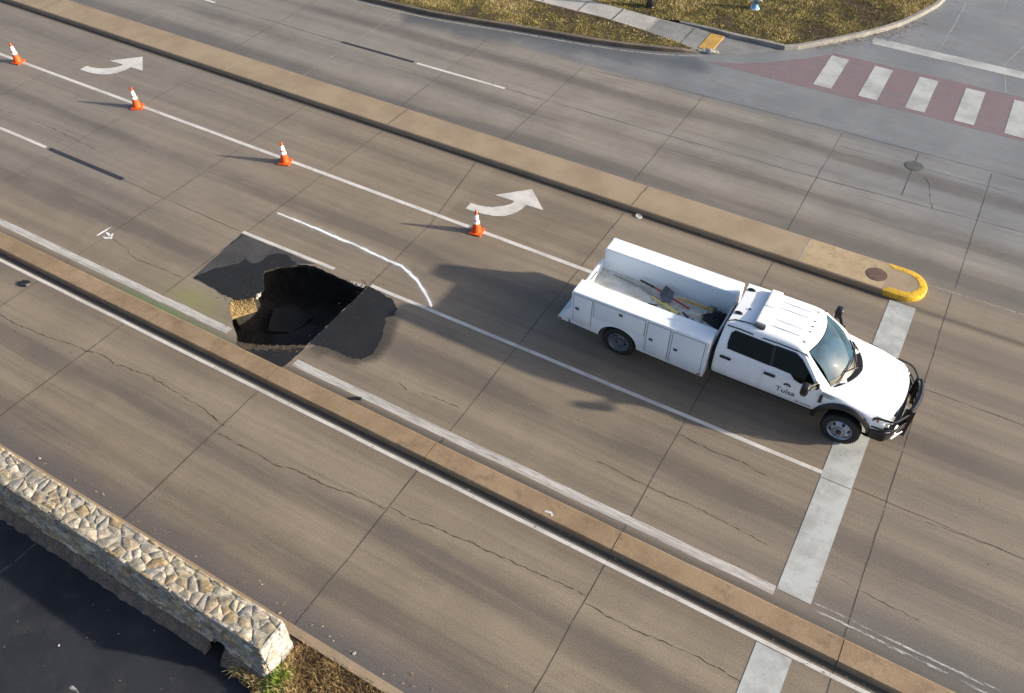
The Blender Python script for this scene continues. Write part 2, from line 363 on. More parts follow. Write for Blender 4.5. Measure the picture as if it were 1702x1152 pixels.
def blot(name, pts, z, mat, parent, inner=.72):
    cx = sum(p[0] for p in pts) / len(pts); cy = sum(p[1] for p in pts) / len(pts); n = len(pts)
    V = [(p[0], p[1], z) for p in pts] + [(cx + (p[0] - cx) * inner, cy + (p[1] - cy) * inner, z) for p in pts] + [(cx, cy, z)]
    F = [(i, (i + 1) % n, n + (i + 1) % n, n + i) for i in range(n)] + [(n + i, n + (i + 1) % n, 2 * n) for i in range(n)]
    return mesh(name, V, F, mat, parent, att=[0] * n + [1] * (n + 1))

# ------------------------------------------------------------------ ground and road
RIM = [(-14.03, 11.22), (-13.93, 11.4), (-13.69, 11.64), (-13.42, 11.85), (-12.98, 12.03), (-12.56, 11.99), (-12.1, 11.97), (-11.67, 11.97), (-11.41, 11.98), (-11.28, 12.12),
       (-11.27, 11.59), (-11.27, 10.81), (-11.26, 10.12), (-11.27, 9.60), (-11.74, 9.26), (-12.21, 9.0), (-12.62, 8.78), (-12.84, 8.92), (-13.38, 9.33), (-13.84, 9.7), (-13.98, 9.99),
       (-13.62, 10.2), (-13.54, 10.4), (-13.56, 10.66), (-13.82, 10.9)]
RIMR = rough(RIM, .11, .022, 5)
terrain = poly('terrain', [(-420, -420), (420, -420), (420, 420), (-420, 420)], -.6, M['terrain'], holes=[[(-16, 8.3), (-9.5, 8.3), (-9.5, 13.2), (-16, 13.2)]])
struct(terrain, 'dull grassy ground around the road')
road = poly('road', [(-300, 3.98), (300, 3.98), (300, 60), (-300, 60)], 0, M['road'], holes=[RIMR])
struct(road, 'tan concrete multi-lane road with dark tyre and painted shade bands, joints and painted markings')

def jl(name, pts, w, mat, z=.003, jit=.012, step=.5, wj=.35, seed=3): return strip(name, rough(pts, step, jit, seed, False), w, z, mat, road, wj=wj)
# transverse joints, one slab length apart
JX = [(-41.2, .1), (-36.75, .1), (-32.4, .1), (-28, .07), (-23.4, .06), (-18.75, .05), (-15.6, .05), (-11.27, .01), (-6.86, 0), (-2.5, 0), (1.87, 0), (6.2, 0), (10.6, 0)]
for i, (jx, sk) in enumerate(JX):
    w = .017 if jx > -20 else .014
    f = lambda y: jx + sk * (y - 10) * .55
    jl('slab_joint', [(f(4.0), 4.0), (f(8.17), 8.17)], w * 1.15, M['joint'], seed=i)
    if abs(jx + 11.27) > .1:
        jl('slab_joint', [(f(8.72), 8.72), (f(18.35), 18.35)] if jx < 1 else [(f(8.72), 8.72), (f(19.4), 19.4)], w, M['joint'], seed=i + 40)
    else:
        jl('slab_joint', [(-11.27, 12.15), (-11.32, 15.0), (-11.85, 18.3)], w, M['joint'], seed=i + 40)
    up = {-15.6: -15.75, -18.75: -19.9, -11.27: -11.72, -6.86: -7.28, -2.5: -2.6, 1.87: 1.9}.get(jx, jx)
    jl('slab_joint', [(up, 19.64), (up + .02, 25.6)], .015, M['joint'] if i % 2 == 0 or jx > -12 else M['joint_light'], seed=i + 80)
# longitudinal joints
jl('lane_joint', [(-60, 12.33), (-27, 12.33), (-15.7, 12.14)], .016, M['joint'], wj=.5)
jl('lane_joint', [(1.2, 12.13), (40, 12.16)], .016, M['joint'], wj=.5)
jl('lane_joint', [(-60, 22.40), (-20.3, 22.50)], .018, M['joint'], wj=.5)
jl('lane_joint', [(-13.3, 22.62), (-7, 22.68), (-2.8, 22.75), (.7, 22.92), (3.2, 23.06), (40, 23.4)], .02, M['joint'], wj=.5)
jl('lane_joint', [(-11.4, 25.22), (-9.2, 25.5), (-5.06, 25.68), (1.7, 25.76), (40, 25.9)], .018, M['joint'], wj=.6)
jl('lane_joint', [(1.25, 19.45), (3.6, 19.5), (40, 19.7)], .02, M['joint_light'])
jl('lane_joint', [(-2.44, 24.83), (-1.1, 24.85), (8, 24.95)], .015, M['joint'], wj=.6)
jl('lane_joint', [(1.95, 15.69), (4, 15.69), (40, 15.7)], .018, M['joint'], wj=.6)
for p in ([(-.91, 60), (-.82, 37.1), (-.89, 35.2), (-1.0, 32.9)], [(.56, 60), (.54, 37.7)], [(1.7, 60), (1.67, 34.9), (1.24, 33.06), (1.58, 30.98)], [(-.22, 25.65), (-.19, 23.1)]):
    jl('lane_joint', p, .025, M['joint_light'] if p[0][1] > 30 else M['joint'])
# cracks
CR = [[(-24, 6.5), (-20.5, 6.62), (-18.6, 6.63), (-17.97, 6.59), (-17.0, 6.68), (-16.06, 6.81), (-15.5, 6.86)], [(-15.67, 6.88), (-15.27, 6.94), (-14.7, 6.88), (-13.94, 7.02), (-13.4, 7.01), (-12.92, 6.97), (-12.05, 6.93), (-11.23, 6.79)],
      [(-11.2, 6.58), (-10.45, 6.57), (-10.13, 6.59), (-9.54, 6.55), (-9.08, 6.68), (-8.69, 6.66), (-8.24, 6.69), (-7.77, 6.79), (-6.91, 6.82)], [(-6.84, 6.93), (-6.27, 6.91), (-5.77, 6.98), (-5.07, 7.05), (-4.4, 7.08), (-3.37, 7.15), (-2.51, 7.2)],
      [(-2.47, 7.03), (-1.84, 7.01), (-1.35, 7.04), (-.36, 7.13), (.12, 7.12), (.85, 7.05), (3, 7.1), (8, 7.0)], [(-18.49, 10.14), (-18.13, 10.05), (-17.88, 10.05), (-17.53, 9.88), (-17.25, 9.83), (-16.74, 9.88), (-15.69, 9.93)],
      [(-8.65, 9.79), (-8.36, 9.67)], [(-8.01, 9.77), (-7.44, 9.84), (-6.94, 9.83)], [(-2.49, 11.62), (-1.77, 11.57), (-1.1, 11.59), (-.45, 11.52)], [(-3.71, 10.07), (-2.5, 10.02), (-1.38, 10.04), (.07, 9.94)],
      [(2.66, 12.05), (4.1, 12.14)], [(1.36, 9.92), (1.74, 9.87), (2.97, 9.81)], [(.18, 24.46), (.41, 24.06), (.53, 23.44), (.72, 22.92)], [(-27.5, 13.0), (-25, 13.1), (-22.4, 12.95)]]
for i, c in enumerate(CR): strip('crack', rough(c, .10, .024, 60 + i, False), .015 if i < 5 else .012, .0035, M['crack'], road, wj=.8)

# lane paint
strip('lane_line', rough([(-80, 15.48), (-2.0, 15.50), (.45, 15.5)], 1.2, .004, 1, False), .125, .0050, M['paint'], road)
V, F = [], []
for a, b in ((-15.63, -12.45), (-11.22, .53)): strip_geo(rough([(a, 12.15), (b, 12.19)], .7, .004, 2, False), .105, .0050, V, F)
mesh('lane_line', V, F, M['paint'], road)
strip('edge_line', rough([(-80, 8.0), (40, 7.98)], 1.0, .006, 3, False), .085, .0050, M['paint'], road)
V, F = [], []
for a, b in ((-80, -13.22), (-11.15, .5)): strip_geo(rough([(a, 9.06), (b, 9.06)], .8, .012, 4, False), .21, .0050, V, F)
mesh('worn_edge_line', V, F, M['paint_worn'], road)['label'] = 'worn grey-white edge line along the kerb'
V, F = [], []
for y in (9.03, 9.17): strip_geo(rough([(1.2, y), (14, y + .03)], .5, .015, 5, False), .055, .0050, V, F)
mesh('worn_edge_line', V, F, M['paint_vworn'], road)
for k in range(4):
    x1 = -23.86 - k * 9.6
    strip('lane_dash', [(x1 - 3.1, 12.26), (x1, 12.24)], .11, .0052, M['paint'], road)
    strip('black_dash', [(x1 + .15, 12.24), (x1 + 3.4, 12.24)], .145, .0054, M['black_line'], road)
for k in range(4):
    x1 = -13.34 - k * 13.4
    strip('lane_dash', [(x1 - 3.62, 22.55), (x1, 22.6)], .11, .0052, M['paint'], road)
    strip('black_dash', [(x1 - 6.95, 22.49), (x1 - 3.75, 22.56)], .125, .0054, M['black_line'], road)
V, F = [], []
for y0, y1 in ((4.1, 7.92), (9.12, 12.05), (12.07, 18.36)):
    n = len(V); V += [(.52, y0, .006), (1.17, y0, .006), (1.18, y1, .006), (.53, y1, .006)]; F.append((n, n + 1, n + 2, n + 3))
mesh('stop_line', V, F, M['paint_bar'], road)['label'] = 'broad white stop line under the front of the truck'
rect('stop_line', -3.28, 7, 32.29, 32.84, .006, M['paint_bar'], road)['label'] = 'white stop line across the side street'
ARR = [(-26.97, 16.17), (-26.98, 16.47), (-26.75, 16.48), (-26.52, 16.53), (-26.3, 16.64), (-26.08, 16.83), (-25.95, 17.02), (-25.93, 17.18), (-26.58, 17.15), (-25.78, 17.95), (-25.0, 17.22), (-25.55, 17.19), (-25.56, 16.95), (-25.64, 16.68), (-25.82, 16.43), (-26.08, 16.28), (-26.4, 16.2), (-26.7, 16.17)]
for dx, lb in ((0, 'white left turn arrow in the far part of the turn lane'), (16.1, 'white left turn arrow beside the nearest cone')):
    poly('turn_arrow', [(x + dx, y) for x, y in ARR], .006, M['paint'], road)['label'] = lb
poly('red_crossing', rough([(-8.05, 27.95), (-7.3, 27.9), (-6.5, 27.9), (-5.76, 27.86), (-3.39, 27.88), (-1.4, 28.0), (9, 28.0), (9, 30.95), (.17, 30.94), (-2.02, 30.9), (-4.21, 30.86), (-5.04, 29.93), (-6.11, 28.95), (-7.0, 28.35)], .4, .02, 8), .004, M['red'], road)['label'] = 'faded brick red crossing band'
for k in range(8):
    x = -4.28 + 1.545 * k
    rect('crossing_bar', x, x + .63, 28.22, 30.63, .0085, M['paint_bar'], road)
SP = [(-15.49, 13.28), (-14.95, 13.3), (-14.34, 13.3), (-13.63, 13.28), (-12.94, 13.26), (-12.42, 13.26), (-11.82, 13.21), (-11.32, 13.19), (-11.01, 13.18), (-10.7, 13.08), (-10.24, 12.87), (-9.96, 12.69), (-9.63, 12.45), (-9.32, 12.20)]
strip('spray_haze', rough(SP, .15, .02, 10, False), .42, .0068, M['spray_haze'], road, soft=True, wj=.3)
strip('spray_line', rough(SP, .15, .012, 9, False), .150, .0078, M['spray'], road, soft=True, wj=.25)['label'] = 'curved white spray line around the hole'
V, F, A = [], [], []
for p in ([(-18.97, 9.84), (-18.97, 10.2), (-18.98, 10.58)], [(-18.95, 10.18), (-18.78, 10.22), (-18.57, 10.12)], [(-18.86, 10.02), (-18.7, 10.05), (-18.56, 10.12), (-18.66, 10.22), (-18.74, 10.32)]):
    strip_geo(p, .13, .0075, V, F, A, True)
mesh('spray_mark', V, F, M['spray'], road, att=A)['label'] = 'small white sprayed arrow mark'
# dirt, damp and tyre staining with shapes of their own
def stain(pts, w, mat='stain', z=.0020, amp=.06, step=.6, seed=1): return strip('stain', rough(pts, step, amp, seed, False), w, z, M[mat], road, soft=True, wj=.3)
KW = [(-20, 25.45), (-18, 25.6), (-16, 26.0), (-14, 26.4), (-12, 26.7), (-10.6, 27.0), (-9, 27.3), (-7.6, 27.7)]
stain(KW, 2.3, 'wet', z=.0022, amp=.12, seed=17)
# asphalt patching round the hole
poly('worn_patch', rough([(-15.42, 10.04), (-15.62, 12.08), (-13.0, 12.09), (-13.42, 11.87), (-13.93, 11.42), (-14.04, 11.2), (-13.84, 10.9), (-13.57, 10.66), (-13.6, 10.3)][:4] + [(-13.40, 11.80), (-13.66, 11.60), (-13.90, 11.37), (-14.00, 11.2), (-13.79, 10.91), (-13.53, 10.67), (-13.52, 10.4), (-13.60, 10.17), (-13.97, 9.98), (-14.58, 10.0)], .2, .02, 31), .0030, M['patch_grey'], road)
poly('asphalt_patch', rough([(-15.42, 10.06), (-15.24, 10.55), (-15.0, 10.86), (-14.78, 11.1), (-14.78, 11.33), (-14.49, 11.26), (-14.34, 11.38), (-14.33, 11.74), (-14.18, 11.93), (-13.93, 12.02), (-13.7, 11.92), (-13.42, 11.82), (-13.66, 11.60), (-13.90, 11.37), (-14.00, 11.2), (-13.79, 10.91), (-13.53, 10.67), (-13.52, 10.4), (-13.60, 10.17), (-13.97, 9.98), (-14.34, 9.95), (-14.58, 10.02), (-15.15, 10.06)], .07, .022, 32), .0062, M['patch'], road)['label'] = 'smooth black asphalt patch at the rim of the hole'
poly('asphalt_patch', rough([(-11.255, 12.10), (-10.45, 12.0), (-10.11, 11.77), (-10.05, 11.51), (-10.19, 11.36), (-10.04, 11.15), (-9.84, 10.74), (-9.71, 10.18), (-9.85, 9.92), (-10.04, 9.84), (-10.6, 9.82), (-10.98, 9.79), (-11.255, 9.65)], .07, .024, 33), .0062, M['patch'], road)['label'] = 'black asphalt patch beyond the straight edge of the hole'
blot('stain', rough([(-11.25, 9.35), (-10.9, 9.3), (-10.3, 9.45), (-9.75, 9.5), (-9.35, 10.0), (-9.4, 10.8), (-9.7, 11.6), (-10.2, 12.0), (-11.25, 12.0)], .3, .05, 35), .0040, M['stain'], road, .74)
poly('asphalt_patch', rough([(-12.58, 8.76), (-12.18, 8.71), (-11.31, 8.71), (-11.255, 9.1), (-11.255, 9.56), (-11.73, 9.22), (-12.2, 8.97)], .08, .02, 34), .0062, M['patch'], road)

# ------------------------------------------------------------------ the hole
hole = thing('sinkhole', 'deep black hole broken through the road slab beside the low median', 'hole', (0, 0, 0))
cxh = sum(p[0] for p in RIM) / len(RIM); cyh = sum(p[1] for p in RIM) / len(RIM)
def ring(off, z, jz=0.0, seed=0):
    r = random.Random(seed); out = []
    for (x, y) in RIMR:
        dx, dy = x - cxh, y - cyh; L = math.hypot(dx, dy); out.append((x + dx / L * off + r.uniform(-jz, jz), y + dy / L * off + r.uniform(-jz, jz), z + r.uniform(-jz, jz)))
    return out
n = len(RIMR)
def rings(name, rs, mat, cap=False):
    V = [v for r in rs for v in r]; F = []
    for k in range(len(rs) - 1):
        for i in range(n): F.append((k * n + i, k * n + (i + 1) % n, (k + 1) * n + (i + 1) % n, (k + 1) * n + i))
    return mesh(name, V, F, mat, hole)
rings('slab_edge', [ring(0, 0), ring(.02, -.03, .012, 1), ring(.01, -.07, .015, 2), ring(.03, -.12, .015, 3)], M['broken'])
rings('pit_wall', [ring(.03, -.12, .015, 3), ring(.42, -.20, .03, 4), ring(.50, -.7, .08, 5), ring(.42, -1.15, .08, 6), ring(.30, -1.35, .05, 7)], M['pit'])
V, F = [], []; gx, gy = 40, 44
for j in range(gy):
    for i in range(gx):
        x = -14.9 + i * 4.4 / (gx - 1); y = 8.15 + j * 4.6 / (gy - 1)
        h = -1.18 + .16 * mnoise.noise(Vector((x * 1.3, y * 1.3, 0))) + .07 * mnoise.noise(Vector((x * 5, y * 5, 2))) + .10 * max(0, (x + 12.5)) - .05 * (y - 10)
        if abs((x + 13.0) * .8 - (y - 9.2)) < .1: h += .06
        V.append((x, y, h))
for j in range(gy - 1):
    for i in range(gx - 1): a = j * gx + i; F.append((a, a + 1, a + gx + 1, a + gx))
mesh('pit_floor', V, F, M['pit'], hole, smooth=True)
def slab(name, P, z, tilt, th, mat):
    lo, hi = [], []
    for x, y in P:
        zz = z + tilt[0] * (x - P[0][0]) + tilt[1] * (y - P[0][1]); hi.append((x, y, zz)); lo.append((x, y, zz - th))
    k = len(P); return mesh(name, hi + lo, [tuple(range(k)), tuple(range(2 * k - 1, k - 1, -1))] + [(i, i + k, (i + 1) % k + k, (i + 1) % k) for i in range(k)], mat, hole)
slab('fallen_slab', rough([(-13.2, 9.3), (-12.2, 9.15), (-11.7, 9.9), (-11.9, 11.1), (-12.6, 11.0)], .2, .03, 51), -1.02, (.05, -.06), .10, M['slab_dark'])
slab('fallen_slab', rough([(-13.3, 10.2), (-12.8, 10.5), (-12.7, 11.3), (-13.4, 11.4), (-13.7, 10.9)], .2, .03, 52), -.98, (-.15, -.08), .10, M['slab_dark'])
slab('fallen_slab', rough([(-11.9, 10.4), (-11.3, 10.2), (-11.2, 11.5), (-11.8, 11.6)], .2, .03, 53), -.92, (.30, -.05), .09, M['slab_dark'])
# bank of base gravel showing under the left rim
V, F = [], []
bank = [(-13.55, 10.27), (-13.80, 10.13), (-14.0, 10.0), (-13.90, 9.74)]; toe = [(-13.49, 10.22), (-13.62, 10.02), (-13.76, 9.80), (-13.83, 9.66)]
for k in range(4): V += [(bank[k][0] - .04, bank[k][1], -.03), ((bank[k][0] + toe[k][0]) / 2, (bank[k][1] + toe[k][1]) / 2, -.20), (toe[k][0], toe[k][1], -.42)]
for k in range(3):
    for q in range(2): a = k * 3 + q; F.append((a, a + 1, a + 4, a + 3))
mesh('gravel_bank', V, F, M['gravel'], hole)
def pebbles(name, spots, mat, parent, seed=1):
    r = random.Random(seed); bm = bmesh.new()
    for (x, y, z, s) in spots:
        g = bmesh.ops.create_icosphere(bm, subdivisions=1, radius=s)
        sx, sy, sz = r.uniform(.7, 1.4), r.uniform(.7, 1.3), r.uniform(.5, .9); a = r.uniform(0, 6.3)
        for v in g['verts']:
            c = v.co * r.uniform(.82, 1.15); v.co = Vector((x + (c.x * math.cos(a) - c.y * math.sin(a)) * sx, y + (c.x * math.sin(a) + c.y * math.cos(a)) * sy, z + c.z * sz))
    return frombm(name, bm, mat, parent)
r = random.Random(5); sp = []
for i in range(330):
    k = r.random() * 3; a = int(k); t = k - a; s = r.random() * .9
    B = [bank[a][q] + (bank[a + 1][q] - bank[a][q]) * t for q in (0, 1)]; T = [toe[a][q] + (toe[a + 1][q] - toe[a][q]) * t for q in (0, 1)]
    sp.append((B[0] + (T[0] - B[0]) * s, B[1] + (T[1] - B[1]) * s, (-.03 - .34 * s if s < .5 else -.20 - .44 * (s - .5)) + .005, r.uniform(.010, .028)))
pebbles('loose_gravel', sp, M['gravel'], hole)['kind'] = 'stuff'
sp = []
for i in range(120):
    t = r.random(); sp.append((-12.75 + 1.45 * t + r.uniform(-.05, .05), 8.84 + .70 * t + r.uniform(-.24, .02), r.uniform(.004, .012), r.uniform(.005, .026)))
pebbles('rubble', sp, M['rubble'], hole, 3)['kind'] = 'stuff'
poly('dirt_spill', rough([(-12.82, 8.86), (-12.3, 9.02), (-11.75, 9.32), (-11.29, 9.64), (-11.29, 9.55), (-11.66, 9.24), (-12.16, 8.95), (-12.5, 8.79)], .07, .03, 77), .0085, M['rubble'], hole)
sp = []
for i in range(70): sp.append((r.uniform(-13.4, -11.4), r.uniform(9.7, 11.3), -1.32 + r.uniform(0, .12), r.uniform(.012, .04)))
sp2 = []
for i in range(110):
    a = r.uniform(0, 6.283); q = r.choice(RIM); d = abs(r.gauss(0, .22)) + .02; dx, dy = q[0] - cxh, q[1] - cyh; L = math.hypot(dx, dy); sp2.append((q[0] + dx / L * d + r.uniform(-.2, .2), q[1] + dy / L * d + r.uniform(-.2, .2), .008, r.uniform(.004, .016)))
sp2 = [q for q in sp2 if q[1] > 8.75]
pebbles('crumbs', sp2, M['rubble'], hole, 9)['kind'] = 'stuff'
pebbles('fallen_rubble', sp, M['rubble'], hole, 4)['kind'] = 'stuff'
sp = [(-13.53, 10.42, -.03, .07), (-13.50, 10.33, -.05, .05), (-13.55, 10.5, -.02, .04)] + [(-11.42 + r.uniform(-.35, .1), 12.0 + r.uniform(-.04, .06), .005, r.uniform(.01, .035)) for _ in range(30)]
pebbles('broken_concrete', sp, M['chunk'], hole, 6)['kind'] = 'stuff'

# ------------------------------------------------------------------ medians and kerbs
def median_low():
    ys = [8.19, 8.20, 8.225, 8.66, 8.69, 8.70]; zs = [-.1, .125, .15, .15, .135, -.1]
    bm = bmesh.new(); xs = [-300, -120, -60] + [JX[i][0] for i in range(len(JX))] + [60, 300]; rr = random.Random(3)
    for a, b in zip(xs[:-1], xs[1:]):
        g = .008; k = max(1, int((b - a) / .6)) if b - a < 6 else 1; rows = []
        for i in range(k + 1):
            x = a + g + (b - a - 2 * g) * i / k; dz = rr.uniform(-.004, .004)
            rows.append([bm.verts.new((x, y + rr.uniform(-.004, .004), z + (dz if z > 0 else 0))) for y, z in zip(ys, zs)])
        for i in range(k):
            for q in range(5): bm.faces.new((rows[i][q], rows[i + 1][q], rows[i + 1][q + 1], rows[i][q + 1]))
        bm.faces.new(rows[0]); bm.faces.new(rows[-1][::-1])
    return frombm('median_kerb', bm, M['median'])
mk = struct(median_low(), 'narrow tan concrete median kerb beside the hole')
tag(mk, 'narrow tan concrete median kerb running past the hole', None, None, 'structure')
strip('chalk_mark', [(-4.03, 8.33), (-3.9, 8.36), (-3.84, 8.30)], .05, .157, M['paint'], mk)
# wide median with a rounded nose
def nose(y0, y1, xe, off=0, n=14):
    r = (y1 - y0) / 2 - off; cy = (y0 + y1) / 2
    return [(xe - (y1 - y0) / 2 + r * math.cos(-math.pi / 2 + math.pi * i / n), cy + r * math.sin(-math.pi / 2 + math.pi * i / n)) for i in range(n + 1)]
def median_wide():
    bm = bmesh.new(); rs = []
    for off, z in ((0, -.1), (.0, .10), (.02, .14), (.05, .155)):
        y0, y1 = 18.45, 19.64
        P = [(-300, y0 + off), (-60, y0 + off), (-30, y0 + off), (-2, y0 + off)] + nose(y0, y1, 1.28, off) + [(-2, y1 - off), (-30, y1 - off), (-60, y1 - off), (-300, y1 - off)]
        rs.append([bm.verts.new((x, y, z)) for x, y in P])
    m = len(rs[0])
    for k in range(3):
        for i in range(m): bm.faces.new((rs[k][i], rs[k][(i + 1) % m], rs[k + 1][(i + 1) % m], rs[k + 1][i]))
    bm.faces.new(rs[3])
    return frombm('median_island', bm, M['median_dry'])
mi = struct(median_wide(), 'wide concrete median island with a yellow rounded nose')
for jx, mt in ((-31.9, 'joint'), (-22.3, 'joint_light'), (-15.3, 'joint'), (-6.75, 'joint'), (-1.92, 'joint_light')):
    V, F = [], []; strip_geo(rough([(jx, 18.5), (jx + .03, 19.59)], .2, .015, 5, False), .025, .1585, V, F); mesh('median_joint', V, F, M[mt], mi)
rect('nose_slab', -1.9, .25, 18.51, 19.585, .1575, M['nose'], mi)
def yellow():
    P0 = [(.28, 18.448)] + nose(18.45, 19.64, 1.28, -.003) + [(.2, 19.643)]
    P1 = [(.28, 18.502)] + nose(18.45, 19.64, 1.28, .05) + [(.2, 19.588)]
    P2 = [(.40, 18.66)] + nose(18.45, 19.64, 1.28, .21) + [(.36, 19.44)]
    PM = [(.28, 18.464)] + nose(18.45, 19.64, 1.28, .016) + [(.2, 19.626)]
    V = [(x, y, .008) for x, y in P0] + [(x, y, .106) for x, y in P0] + [(x, y, .147) for x, y in PM] + [(x, y, .160) for x, y in P1] + [(x, y, .1605) for x, y in P2]; m = len(P0); F = []
    for k in range(4):
        for i in range(m - 1): F.append((k * m + i, k * m + i + 1, (k + 1) * m + i + 1, (k + 1) * m + i))
    return mesh('yellow_nose', V, F, M['yellow_paint'], mi, smooth=True)
yellow()['label'] = 'chrome yellow painted rim of the median nose'
# dark dirt held against the shaded kerb foot
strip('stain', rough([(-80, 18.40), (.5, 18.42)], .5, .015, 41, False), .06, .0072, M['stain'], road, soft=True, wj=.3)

def cover(name, x, y, z, r, mat, label):
    bm = bmesh.new(); lathe(bm, [(r * 1.10, 0), (r * 1.10, .008), (r * 1.02, .010), (r * 1.02, .004), (r * .98, .004), (r * .98, .011), (r * .5, .012)], 32)
    o = frombm(name, bm, mat); o.location = (x, y, z); tag(o, label, 'manhole cover')
    bm = bmesh.new()
    for i in range(-3, 4):
        for j in range(-3, 4):
            if math.hypot(i, j) < 3.4: box(bm, i * r * .24 - r * .07, i * r * .24 + r * .07, j * r * .24 - r * .03, j * r * .24 + r * .03, .0118, .0165)
    frombm('tread_pattern', bm, mat, o); return o
cover('manhole_cover', 0.01, 18.99, .156, .245, M['iron'], 'round rust brown manhole cover set into the median nose')
cover('manhole_cover', -.19, 24.87, .002, .25, M['cover'], 'round dark grey manhole cover in the far carriageway near the crossing')

# kerbs of the far corner
K1 = [(-300, 25.0), (-60, 25.35), (-30, 25.6), (-21.85, 25.76), (-20.44, 25.84), (-18.71, 25.96), (-17.13, 26.22), (-15.34, 26.57), (-13.83, 26.83), (-12.37, 27.06), (-10.99, 27.38), (-9.68, 27.8), (-9.0, 28.1), (-8.45, 28.40)]
K2 = [(-10.0, 30.10), (-8.66, 30.14), (-7.92, 30.08), (-6.53, 30.14), (-5.9, 30.14), (-5.5, 30.42), (-5.0, 30.98), (-4.4, 31.72), (-3.63, 32.71), (-3.0, 33.65), (-2.56, 34.42), (-2.1, 35.6), (-1.72, 36.74), (-1.45, 38.4), (-1.3, 41), (-1.25, 80)]
def offs(P, d):
    out = []
    for i, p in enumerate(P):
        a, b = P[max(0, i - 1)], P[min(len(P) - 1, i + 1)]; dx, dy = b[0] - a[0], b[1] - a[1]; L = math.hypot(dx, dy); out.append((p[0] - dy / L * d, p[1] + dx / L * d))
    return out
def kerb(name, P, hs, mat, th=.16):
    bm = bmesh.new(); Q = offs(P, .02); W = offs(P, th); rows = []
    for p, q, w, h in zip(P, Q, W, hs): rows.append([bm.verts.new((p[0], p[1], -.1)), bm.verts.new((p[0], p[1], h - .02)), bm.verts.new((q[0], q[1], h)), bm.verts.new((w[0], w[1], h)), bm.verts.new((w[0], w[1], -.1))])
    for i in range(len(rows) - 1):
        for k in range(4): bm.faces.new((rows[i][k], rows[i + 1][k], rows[i + 1][k + 1], rows[i][k + 1]))
    bm.faces.new(rows[0]); bm.faces.new(rows[-1][::-1])
    return struct(frombm(name, bm, mat))
struct(kerb('kerb', K1, [.155] * 12 + [.12, .03], M['kerb_face']), 'grey kerb along the far verge')
struct(kerb('kerb', K2, [.13, .14, .15, .155] + [.155] * 12, M['kerb_grey']), 'pale kerb curving round the grass corner')
strip('gutter_line', rough(offs(K1, -.22), 1, .01, 4, False), .05, .0045, M['joint_light'], road)
# pavement with a dropped ramp
SN = [(-60, 29.0), (-30, 29.0), (-15.81, 28.97), (-14.65, 28.95), (-12.71, 28.97), (-10.84, 28.77), (-9.54, 28.56), (-8.6, 28.42), (-7.9, 28.62), (-7.22, 28.98), (-6.6, 29.55), (-6.2, 29.98)]
SF = [(-60, 30.1), (-30, 30.1), (-15.81, 30.12), (-14.65, 30.12), (-12.5, 30.05), (-10.84, 29.97), (-9.6, 30.06), (-8.6, 30.10), (-7.9, 30.05), (-7.3, 30.08), (-6.7, 30.10), (-6.3, 30.10)]
SZ = [.135, .135, .135, .135, .135, .134, .085, .03, .014, .011, .010, .009]
V, F = [], []
for a, b, z in zip(SN, SF, SZ): V += [(a[0], a[1], z), (b[0], b[1], z)]
for i in range(len(SN) - 1): F.append((2 * i, 2 * i + 2, 2 * i + 3, 2 * i + 1))
walk = struct(mesh('pavement', V, F, M['walk']), 'pale grey concrete footpath running down to a ramp')
def wz(x): return float(np.interp(x, [p[0] for p in SN], SZ))
for x, w in ((-18.6, .02), (-17.1, .02), (-15.4, .02), (-13.8, .02), (-12.31, .025), (-10.8, .03), (-9.35, .02)):
    mesh('path_joint', [(x - w, 28.98 if x < -12.5 else 28.85 if x < -10 else 28.62, wz(x) + .007), (x + w, 28.98 if x < -12.5 else 28.85 if x < -10 else 28.62, wz(x) + .007), (x + w, 30.0, wz(x) + .007), (x - w, 30.0, wz(x) + .007)], [(0, 1, 2, 3)], M['joint'] if x != -10.8 else M['joint_light'], walk)
mesh('ramp_slab', sum([[(a[0], a[1] + .02, z + .0025), (b[0], b[1] - .02, z + .0025)] for a, b, z in list(zip(SN, SF, SZ))[5:]], []), [(2 * i, 2 * i + 2, 2 * i + 3, 2 * i + 1) for i in range(6)], M['ramp'], walk)['label'] = 'darker grey ramp slab of the footpath'
blot('stain', [(-11.9, 28.9), (-11.2, 28.9), (-9.8, 28.7), (-8.8, 28.6), (-8.0, 28.7), (-7.3, 29.2), (-7.2, 29.9), (-9, 30.0), (-10.8, 29.9), (-12.0, 29.9)], .1375, M['wet'], walk, .8) if False else None
bm = bmesh.new(); box(bm, -8.68, -8.14, 28.68, 30.0, .0, .052, .006)
for i in range(9):
    for j in range(21):
        x, y = -8.64 + i * .0585, 28.74 + j * .06; bmesh.ops.create_cone(bm, cap_ends=True, segments=6, radius1=.017, radius2=.009, depth=.008, matrix=Matrix.Translation((x, y, .056)))
tag(frombm('tactile_paving', bm, M['tactile']), 'yellow tactile paving slab at the foot of the footpath ramp', 'tactile paving')
bm = bmesh.new()
for (x, y, s) in ((-8.42, 28.52, .12), (-8.2, 28.58, .17), (-8.05, 28.66, .12), (-8.55, 28.47, .09)):
    g = bmesh.ops.create_icosphere(bm, subdivisions=2, radius=s)
    for v in g['verts']:
        v.co = Vector((v.co.x * 1.4, v.co.y * .8, v.co.z * .6)) * (1 + .35 * mnoise.noise(v.co * 9 + Vector((x, y, 0)))) + Vector((x, y, .05))
tag(frombm('broken_kerb', bm, M['chunk']), 'broken lump of pale kerb concrete below the yellow tactile slab', 'concrete lump')

